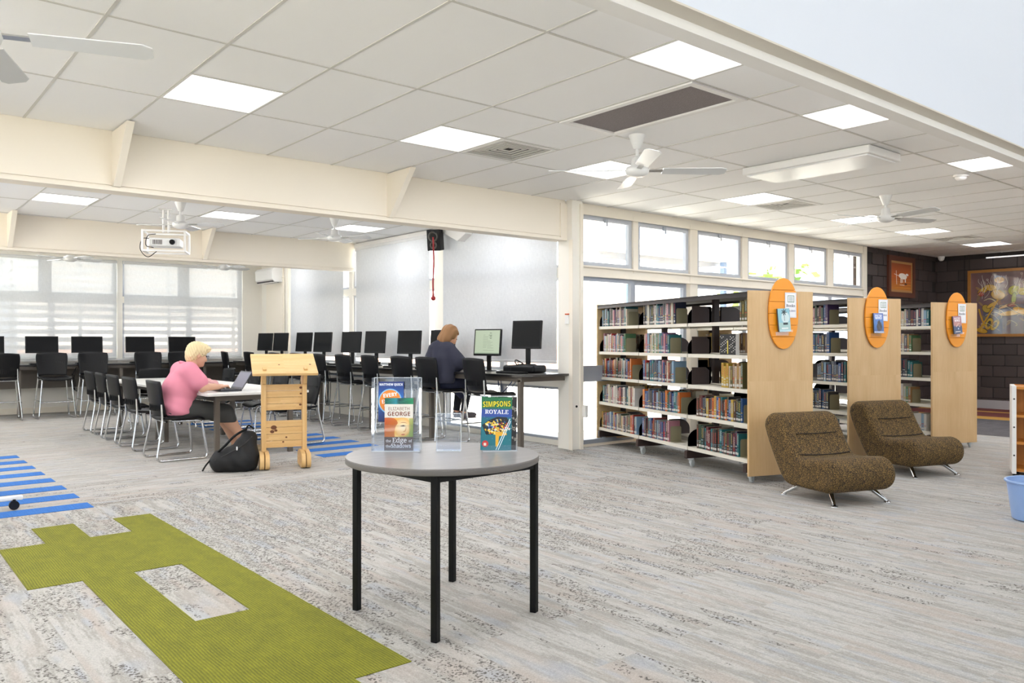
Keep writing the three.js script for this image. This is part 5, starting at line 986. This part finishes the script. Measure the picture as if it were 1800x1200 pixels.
// aisle bay, upper shelves: a few loose volumes
fillBay(0, 0, 2, 0.56, 0.93, [12, 14, 17, 19], { h: 0.215, end: false, th: 0.03 }); fillBay(0, 0, 0, 0.86, 0.98, [19, 14], { h: 0.19, end: false });
for (const [bay, si] of [[0, 0], [0, 1], [0, 2]]) { const [x, z] = toW(CASES[0], 0.03, BAYZ[bay + 1] + 0.06); solo('book_stop', `dark wide book stop at the window end of the ${shelfWord[si]} shelf, aisle bay`, 'book stop', extr([[0, 0], [0.2, 0], [0.2, 0.14], [0.16, 0.17], [0, 0.17]], 0.004), M.darkMetal, [x, SHELF[si] + 0.0005, z], TH, 'dark book stops'); }
{ // two dark magazines face out
  const mt = canvasTex(256, 200, (c, w, h) => { c.fillStyle = '#1c1d20'; c.fillRect(0, 0, w, h); c.fillStyle = '#c9b64a'; c.fillRect(118, 60, 18, 130); c.fillStyle = '#d6d4cc'; for (let k = 0; k < 40; k++) c.fillRect((k * 61) % 110 + (k % 2) * 140, 20 + (k * 37) % 160, 16, 7); });
  const [x, z] = toW(CASES[0], 0.05, BAYZ[1] + 0.62); const m = thing('face_out_volume', 'wide dark volume facing out on the second shelf of the aisle bay', 'book', [x, SHELF[1] + 0.0005, z], TH - Math.PI / 2);
  part('block', bx(-0.12, 0.12, 0, 0.19, -0.04, 0), M.paper, m); part('front_cover', new THREE.PlaneGeometry(0.24, 0.19).translate(0, 0.095, 0.001), std(0xffffff, 0.5, { map: mt }), m);
}
// second and third bookcases: the aisle bays that show
[[0, 'mix'], [1, 'blue'], [2, 'blue'], [3, 'blue'], [4, 'mix']].forEach(([s, t]) => { fillBay(1, 0, s, s === 2 ? 0.5 : 0.2, s === 2 ? 0.98 : 0.72, T[t], { th: 0.034, end: s !== 2 }); });
[[0, 'mix'], [1, 'light'], [2, 'blue'], [3, 'light'], [4, 'white']].forEach(([s, t]) => { fillBay(2, 0, s, s === 4 ? 0.45 : 0.3, s === 0 ? 0.98 : s === 4 ? 0.95 : 0.72, T[t], { th: 0.034, end: s > 0 && s < 4 }); });
// volumes on the far side of the first bookcase, seen through it
for (const [bay, si, f, n] of [[1, 1, 0.66, 8], [0, 1, 0.05, 7], [0, 2, 0.02, 7], [1, 4, 0.72, 6], [2, 1, 0.1, 9], [2, 3, 0.2, 9], [1, 3, 0.1, 9]]) for (let k = 0; k < n; k++) {
  const th = 0.036, lz = BAYZ[bay + 1] + 0.03 + 0.92 * f + k * (th + 0.001), col = pick([12, 14, 17, 15]);
  addBook(CASES[0], 0, 0.47, SHELF[si], lz, th, rr(0.18, 0.21), 0.15, col, 0, `${COL[col][0]} book, ${nth(k + 1)} from window end, far side ${shelfWord[si]} shelf, ${bayWord[bay]} bay`);
}
if (restBooks.length) solo('remaining_books', 'the other books farther back on the three bookcases', 'books', restBooks, bookMat, [0, 0, 0], 0, null, 'stuff');
console.log('books', bookCount, restBooks.length);

// ================================================================= PEOPLE AND SOFT THINGS (distance fields meshed with marching cubes)
function sdfGeo(f, c, half, cell) {
  const res = Math.ceil(2 * half / cell) + 4, mc = new MarchingCubes(res, M.white, false, false, 400000), hs = res / 2, s = cell * hs;
  for (let k = 0, q = 0; k < res; k++) for (let j = 0; j < res; j++) for (let i = 0; i < res; i++, q++) mc.field[q] = -f(c[0] + (i - hs) / hs * s, c[1] + (j - hs) / hs * s, c[2] + (k - hs) / hs * s);
  mc.isolation = 0; mc.update();
  const n = mc.count, g = new THREE.BufferGeometry(), p = new Float32Array(n * 3), m = new Float32Array(n * 3);
  for (let i = 0; i < n; i++) { for (let a = 0; a < 3; a++) { p[3 * i + a] = mc.positionArray[3 * i + a] * s + c[a]; m[3 * i + a] = mc.normalArray[3 * i + a]; } const L = Math.hypot(m[3 * i], m[3 * i + 1], m[3 * i + 2]) || 1; m[3 * i] /= L; m[3 * i + 1] /= L; m[3 * i + 2] /= L; }
  g.setAttribute('position', new THREE.BufferAttribute(p, 3)); g.setAttribute('normal', new THREE.BufferAttribute(m, 3)); g.setAttribute('uv', new THREE.BufferAttribute(new Float32Array(n * 2), 2)); return g;
}
const smin = (a, b, k) => { const h = Math.max(k - Math.abs(a - b), 0) / k; return Math.min(a, b) - h * h * k / 4; };
function cap(x, y, z, a, b, ra, rb_) {
  const bx_ = b[0] - a[0], by = b[1] - a[1], bz = b[2] - a[2], px = x - a[0], py = y - a[1], pz = z - a[2];
  const t = Math.max(0, Math.min(1, (px * bx_ + py * by + pz * bz) / (bx_ * bx_ + by * by + bz * bz + 1e-9)));
  return Math.hypot(px - bx_ * t, py - by * t, pz - bz * t) - (ra + (rb_ - ra) * t);
}
const field = (list, k, infl = 0) => (x, y, z) => { let d = 9; for (const [a, b, ra, rb_] of list) d = smin(d, cap(x, y, z, a, b, ra, rb_), k); return d - infl; };
const ell = (x, y, z, c, r) => { const k = Math.hypot((x - c[0]) / r[0], (y - c[1]) / r[1], (z - c[2]) / r[2]); return (k - 1) * Math.min(...r); };
// hand: palm and five bent fingers, pointing +x, palm down
function handList(w, s, dir) { // w wrist, s side (+1 right hand: thumb towards -z), dir slight yaw
  const R = (dx, dy, dz) => [w[0] + dx * Math.cos(dir) - dz * Math.sin(dir), w[1] + dy, w[2] + dx * Math.sin(dir) + dz * Math.cos(dir)], L = [];
  L.push([R(0, 0, 0), R(0.05, 0.004, 0), 0.024, 0.026]); L.push([R(0.045, 0.004, -0.022), R(0.075, 0.004, -0.026), 0.016, 0.012]); L.push([R(0.045, 0.004, 0.02), R(0.072, 0.004, 0.026), 0.016, 0.012]);
  [[-0.028, 0.078], [-0.01, 0.088], [0.009, 0.082], [0.027, 0.064]].forEach(([dz, l]) => { L.push([R(0.075, 0.004, dz * s * -1 * -1), R(0.075 + l * 0.5, 0.008, dz * s), 0.0095, 0.009]); L.push([R(0.075 + l * 0.5, 0.008, dz * s), R(0.075 + l * 0.85, -0.014, dz * s), 0.009, 0.0078]); });
  L.push([R(0.02, 0, -0.026 * s), R(0.055, -0.004, -0.052 * s), 0.0125, 0.01]); L.push([R(0.055, -0.004, -0.052 * s), R(0.085, -0.012, -0.05 * s), 0.01, 0.0085]); return L;
}
function headField(c, f) { // c centre, f forward tilt: face towards +x and a little down
  const cs = Math.cos(f), sn = Math.sin(f), W = (dx, dy, dz) => [c[0] + dx * cs + dy * sn, c[1] - dx * sn + dy * cs, c[2] + dz];
  return (x, y, z) => {
    const px = x - c[0], py = y - c[1], lx = px * cs - py * sn, ly = px * sn + py * cs, lz = z - c[2];
    let d = ell(lx, ly, lz, [-0.012, 0.03, 0], [0.098, 0.092, 0.078]);
    d = smin(d, ell(lx, ly, lz, [0.022, -0.045, 0], [0.07, 0.075, 0.06]), 0.04);
    d = smin(d, cap(lx, ly, lz, [0.075, -0.095, 0], [0.06, -0.1, 0], 0.022, 0.022), 0.03);
    d = smin(d, cap(lx, ly, lz, [0.086, 0.004, 0], [0.106, -0.036, 0], 0.008, 0.013), 0.014);
    d = smin(d, cap(lx, ly, lz, [0.083, -0.066, -0.018], [0.083, -0.066, 0.018], 0.009, 0.009), 0.01);
    for (const s of [-1, 1]) { d = smin(d, ell(lx, ly, lz, [0.06, -0.035, s * 0.035], [0.03, 0.03, 0.022]), 0.02); d = smin(d, ell(lx, ly, lz, [-0.008, -0.012, s * 0.078], [0.018, 0.03, 0.012]), 0.008); d = Math.max(d, -(Math.hypot(lx - 0.095, ly - 0.008, lz - s * 0.032) - 0.014)); }
    return d;
  };
}
function person1() {
  const t = thing('person', 'seated person in a pink polo shirt and dark shorts using the laptop', 'person', [2.74, 0, -8.95]);
  const hd = [0.225, 1.105, 0], tilt = 0.3;
  const torso = [[[0.0, 0.54, -0.08], [0.0, 0.54, 0.08], 0.13, 0.13], [[0.0, 0.56, -0.05], [0.02, 0.74, -0.05], 0.135, 0.125], [[0.0, 0.56, 0.05], [0.02, 0.74, 0.05], 0.135, 0.125], [[0.02, 0.74, -0.05], [0.07, 0.88, -0.07], 0.125, 0.1], [[0.02, 0.74, 0.05], [0.07, 0.88, 0.07], 0.125, 0.1], [[0.09, 0.945, -0.13], [0.09, 0.945, 0.13], 0.065, 0.065], [[0.09, 0.72, -0.04], [0.09, 0.72, 0.04], 0.11, 0.11]];
  const armU = (s) => [[0.09, 0.93, s * 0.165], [0.2, 0.765, s * 0.235], 0.062, 0.05], armL = (s) => [[0.2, 0.765, s * 0.235], [0.405, 0.752, s * 0.13], 0.047, 0.03];
  const AX = (s) => (s > 0 ? 0.76 : 0.68);
  const leg = (s) => [[[0.02, 0.51, s * 0.09], [0.45, 0.485, s * 0.1], 0.092, 0.07], [[0.45, 0.475, s * 0.1], [0.56, 0.35, s * 0.095], 0.062, 0.06], [[0.56, 0.35, s * 0.095], [AX(s), 0.09, s * 0.09], 0.06, 0.038], [[AX(s), 0.08, s * 0.09], [AX(s) + 0.1, 0.055, s * 0.09], 0.036, 0.03]];
  const neck = [[0.12, 0.95, 0], [0.195, 1.05, 0], 0.062, 0.055];
  const body = [...torso, armU(1), armU(-1), armL(1), armL(-1), ...leg(1), ...leg(-1), neck];
  const hf = headField(hd, tilt), hand1 = handList([0.405, 0.752, 0.13], 1, -0.35), hand2 = handList([0.405, 0.752, -0.13], -1, 0.35);
  part('body', [sdfGeo(field(body, 0.035), [0.35, 0.55, 0], 0.62, 0.013), sdfGeo(hf, hd, 0.16, 0.0045), sdfGeo(field(hand1, 0.012), [0.47, 0.75, 0.1], 0.125, 0.0042), sdfGeo(field(hand2, 0.012), [0.47, 0.75, -0.1], 0.125, 0.0042)], M.skinPale, t);
  const fold = (x, y, z) => 0.004 * Math.sin(y * 55 + z * 9 + x * 20) * clamp01((0.68 - y) * 6);
  const sleeve = (s) => [[0.09, 0.93, s * 0.165], [0.165, 0.82, s * 0.21], 0.078, 0.082];
  const shirtList = [...torso, sleeve(1), sleeve(-1)], sf = field(shirtList, 0.045, 0.016);
  part('polo_shirt', sdfGeo((x, y, z) => Math.max(sf(x, y, z) + fold(x, y, z), 0.47 + 0.22 * Math.max(0, x) - y, -ell(x, y, z, [0.185, 1.045, 0], [0.075, 0.06, 0.07])), [0.08, 0.72, 0], 0.36, 0.009), M.pinkShirt, t);
  part('collar', sweep(curve([[0.205, 0.965, 0.03], [0.15, 0.995, 0.075], [0.07, 1.02, 0.06], [0.045, 1.03, 0], [0.07, 1.02, -0.06], [0.15, 0.995, -0.075], [0.205, 0.965, -0.03]]), 0.014, 8), M.pinkShirt, t);
  const shf = field([...[1, -1].map((s) => [[-0.02, 0.53, s * 0.085], [0.49, 0.47, s * 0.1], 0.125, 0.092]), ...[1, -1].map((s) => [[0.46, 0.45, s * 0.1], [0.53, 0.38, s * 0.098], 0.088, 0.085])], 0.05);
  part('shorts', sdfGeo((x, y, z) => Math.max(shf(x, y, z), (x < 0.38 ? 0.4 : 0.36) - y, y - 0.62), [0.24, 0.48, 0], 0.4, 0.011), M.shorts, t);
  const cs = Math.cos(tilt), sn = Math.sin(tilt);
  part('hair', sdfGeo((x, y, z) => {
    const px = x - hd[0], py = y - hd[1], lx = px * cs - py * sn, ly = px * sn + py * cs, lz = z, r = 0.004 * Math.sin(lx * 160 + ly * 60) * Math.sin(lz * 130 + ly * 90);
    let d = smin(ell(lx, ly, lz, [-0.018, 0.042, 0], [0.114, 0.1, 0.094]), ell(lx, ly, lz, [-0.06, -0.02, 0], [0.065, 0.085, 0.08]), 0.03); d = smin(d, ell(lx, ly, lz, [0.05, 0.09, 0], [0.07, 0.04, 0.07]), 0.03);
    const face = Math.min(-(lx - 0.078) , 0), cut = Math.max(lx - (ly > 0.05 ? 0.13 : 0.035 + (ly + 0.1) * 0.3), -9);
    return Math.max(d + r, cut, -ly - 0.1, -hf(x, y, z) - 0.006);
  }, [hd[0], hd[1] + 0.02, 0], 0.17, 0.005), M.blonde, t);
  const H = (dx, dy, dz) => [hd[0] + dx * cs + dy * sn, hd[1] - dx * sn + dy * cs, dz];
  part('glasses', [1, -1].flatMap((s) => [new THREE.TorusGeometry(0.02, 0.0022, 6, 20).scale(1.15, 0.85, 1).rotateY(Math.PI / 2).rotateZ(-tilt).translate(...H(0.106, 0.004, s * 0.034)), sweep([V(...H(0.105, 0.01, s * 0.055)), V(...H(0.0, 0.012, s * 0.086))], 0.0022, 6)]).concat([sweep([V(...H(0.107, 0.006, -0.012)), V(...H(0.107, 0.006, 0.012))], 0.002, 6)]), std(0x30405c, 0.3), t);
  part('eye', [1, -1].map((s) => new THREE.SphereGeometry(0.009, 10, 8).translate(...H(0.085, 0.006, s * 0.032))), std(0x2a2320, 0.2), t);
  for (const s of [1, -1]) part('shoe', [sdfGeo((x, y, z) => Math.max(smin(ell(x, y, z, [AX(s) + 0.01, 0.055, s * 0.09], [0.07, 0.06, 0.05]), ell(x, y, z, [AX(s) + 0.12, 0.04, s * 0.09], [0.1, 0.042, 0.05]), 0.03), 0.006 - y), [AX(s) + 0.07, 0.06, s * 0.09], 0.18, 0.008), rb(0.26, 0.014, 0.085, AX(s) + 0.085, 0.008, s * 0.09, 0.006)], M.shoeTan, t);
}
person1();
function person2() {
  const t = thing('person', 'seated person in a navy wrap leaning over the long desk', 'person', [5.68, 0, -8.25]);
  const hd = [0.135, 1.315, 0.03], tilt = 0.55;
  const torso = [[[-0.02, 0.77, -0.07], [-0.02, 0.77, 0.07], 0.11, 0.11], [[-0.02, 0.77, 0], [0.0, 0.98, 0], 0.125, 0.12], [[0.0, 0.98, -0.05], [0.03, 1.1, -0.06], 0.1, 0.08], [[0.0, 0.98, 0.05], [0.03, 1.1, 0.06], 0.1, 0.08], [[0.04, 1.15, -0.12], [0.04, 1.15, 0.12], 0.055, 0.055]];
  const arm = (s) => [[[0.04, 1.14, s * 0.15], [0.12, 0.95, s * 0.24], 0.052, 0.042], [[0.12, 0.95, s * 0.24], [0.36, 0.925, s * 0.16], 0.04, 0.027]];
  const leg = (s) => [[[0.0, 0.745, s * 0.08], [0.38, 0.72, s * 0.09], 0.082, 0.06], [[0.38, 0.72, s * 0.09], [0.31, 0.36, s * 0.08], 0.056, 0.036], [[0.31, 0.345, s * 0.08], [0.41, 0.325, s * 0.08], 0.034, 0.028]];
  const neck = [[0.05, 1.16, 0], [0.11, 1.27, 0.02], 0.05, 0.048];
  const hf = headField(hd, tilt), h1 = handList([0.36, 0.925, 0.16], 1, -0.3), h2 = handList([0.36, 0.925, -0.16], -1, 0.3);
  part('body', [sdfGeo(field([...torso, ...arm(1), ...arm(-1), ...leg(1), ...leg(-1), neck], 0.03), [0.16, 0.76, 0], 0.56, 0.013), sdfGeo(hf, hd, 0.16, 0.005), sdfGeo(field(h1, 0.012), [0.43, 0.92, 0.13], 0.125, 0.0045), sdfGeo(field(h2, 0.012), [0.43, 0.92, -0.13], 0.125, 0.0045)], M.skin, t);
  const wf = field([...torso, ...[1, -1].flatMap((s) => [[[0.04, 1.14, s * 0.15], [0.1, 0.99, s * 0.235], 0.075, 0.095], [[0.0, 1.0, s * 0.1], [-0.03, 0.8, s * 0.12], 0.12, 0.13]]), [[-0.02, 1.15, 0], [-0.05, 0.85, 0], 0.1, 0.14]], 0.07, 0.014);
  part('wrap_top', sdfGeo((x, y, z) => Math.max(wf(x, y, z) + 0.004 * Math.sin(z * 60 + y * 18), 0.74 - y, -ell(x, y, z, [0.13, 1.29, 0.02], [0.13, 0.1, 0.12])), [0.03, 0.97, 0], 0.36, 0.01), M.navy, t);
  const df = field([...[1, -1].flatMap((s) => [[[-0.02, 0.76, s * 0.08], [0.38, 0.71, s * 0.09], 0.125, 0.09]]), [[0.05, 0.72, 0.13], [0.22, 0.58, 0.15], 0.06, 0.03], [[0.3, 0.7, 0.12], [0.25, 0.56, 0.13], 0.06, 0.025]], 0.06);
  part('dress', sdfGeo((x, y, z) => Math.max(df(x, y, z) + 0.004 * Math.sin(x * 45 + z * 20), 0.54 - y), [0.18, 0.72, 0], 0.36, 0.011), M.navyDress, t);
  const lf = field([1, -1].flatMap((s) => leg(s).slice(0, 2)), 0.03, 0.007); part('leggings', sdfGeo((x, y, z) => Math.max(lf(x, y, z), 0.37 - y), [0.2, 0.58, 0], 0.32, 0.01), M.legging, t);
  const cs = Math.cos(tilt), sn = Math.sin(tilt);
  part('hair', sdfGeo((x, y, z) => {
    const px = x - hd[0], py = y - hd[1], lx = px * cs - py * sn, ly = px * sn + py * cs, lz = z - hd[2], r = 0.004 * Math.sin(lz * 120 + lx * 40);
    let d = smin(ell(lx, ly, lz, [-0.02, 0.035, 0], [0.115, 0.105, 0.1]), ell(lx, ly, lz, [-0.06, -0.07, 0], [0.08, 0.1, 0.095]), 0.04);
    return Math.max(d + r, lx - (ly > 0.06 ? 0.12 : 0.03), -ly - 0.165, -hf(x, y, z) - 0.006);
  }, [hd[0] - 0.02, hd[1], hd[2]], 0.2, 0.006), M.brownHair, t);
  part('eye', [1, -1].map((s) => new THREE.SphereGeometry(0.009, 10, 8).translate(hd[0] + 0.085 * cs + 0.006 * sn, hd[1] - 0.085 * sn + 0.006 * cs, hd[2] + s * 0.032)), std(0x2a2320, 0.2), t);
  for (const s of [1, -1]) part('shoe', [sdfGeo((x, y, z) => Math.max(smin(ell(x, y, z, [0.32, 0.335, s * 0.08], [0.06, 0.055, 0.045]), ell(x, y, z, [0.42, 0.32, s * 0.08], [0.09, 0.038, 0.044]), 0.03), 0.29 - y), [0.37, 0.33, s * 0.08], 0.17, 0.008), rb(0.23, 0.014, 0.075, 0.385, 0.289, s * 0.08, 0.006)], M.shoeGrey, t);
}
person2();
// backpack against the lectern
{
  const t = thing('black_backpack', 'black backpack slumped against the lectern foot', 'backpack', [2.91, 0, -7.72], -0.35);
  const f = field([[[-0.12, 0.1, 0], [0.08, 0.12, 0], 0.1, 0.12], [[0.06, 0.12, 0], [0.13, 0.3, -0.02], 0.12, 0.085], [[-0.1, 0.085, 0.04], [0.1, 0.1, 0.06], 0.08, 0.09]], 0.1);
  part('bag', sdfGeo((x, y, z) => Math.max(f(x, y, z) + 0.004 * Math.sin(x * 50 + y * 35), 0.004 - y), [0, 0.2, 0], 0.3, 0.009), M.bag, t);
  part('strap', [sweep(curve([[-0.19, 0.16, 0.03], [-0.1, 0.24, 0.07], [0.0, 0.34, 0.05], [0.11, 0.4, 0.0]]), 0.012, 6).scale(1, 1, 1), sweep(curve([[-0.2, 0.14, 0.03], [-0.26, 0.07, 0.06], [-0.29, 0.02, 0.07]]), 0.008, 6), sweep(curve([[0.1, 0.385, -0.02], [0.13, 0.43, 0], [0.18, 0.4, 0.02]]), 0.009, 6)], M.black, t);
  part('tag', rb(0.012, 0.035, 0.004, 0.02, 0.23, 0.135, 0.003), M.paper, t);
  part('piping', sweep(curve([[-0.18, 0.12, 0.1], [-0.05, 0.19, 0.13], [0.08, 0.26, 0.1], [0.16, 0.33, 0.05]]), 0.004, 6), M.ventDark, t);
}
// pink scarf heaped on the table
{
  const t = thing('pink_scarf', 'crumpled pink scarf heaped on the white table', 'scarf', [3.12, 0.70, -9.42], 0.1);
  const f = field([[[-0.2, 0.05, 0], [0.2, 0.045, 0.02], 0.055, 0.05], [[-0.15, 0.09, 0.05], [0.15, 0.085, -0.03], 0.04, 0.035], [[-0.12, 0.05, 0.1], [0.1, 0.035, 0.12], 0.04, 0.035], [[-0.06, 0.1, 0], [-0.03, 0.165, 0.01], 0.045, 0.008], [[0.1, 0.06, 0.08], [0.24, 0.03, 0.06], 0.04, 0.025], [[-0.1, 0.04, -0.1], [0.14, 0.04, -0.08], 0.04, 0.035]], 0.025);
  part('cloth', sdfGeo((x, y, z) => Math.max(f(x, y, z) + 0.009 * Math.sin(x * 38 + z * 26 + y * 60) * Math.cos(z * 42 - y * 30), 0.001 - y), [0, 0.1, 0.02], 0.3, 0.008), M.pinkCloth, t);
}
for (const [x, z, c, l] of [[6.02, -8.62, 0xe2b9a2, 'clear bottle with a pink cap beside the seated woman'], [6.06, -8.5, 0xcfd6dc, 'pale tumbler on the long desk beside the seated woman']]) {
  const b = thing('desk_bottle', l, 'bottle', [x, 0.88, z]); part('body', lathe([[0, 0.001], [0.03, 0.001], [0.032, 0.01], [0.032, 0.13], [0.014, 0.16], [0.014, 0.18], [0, 0.18]], 20), phys({ color: 0xdde6ea, roughness: 0.15, transmission: 0.7, thickness: 0 }), b); part('cap', cyl(0.017, 0.017, 0.025, 0, 0.19, 0, 16), std(c, 0.5), b);
}
renderer.render(scene, camera);
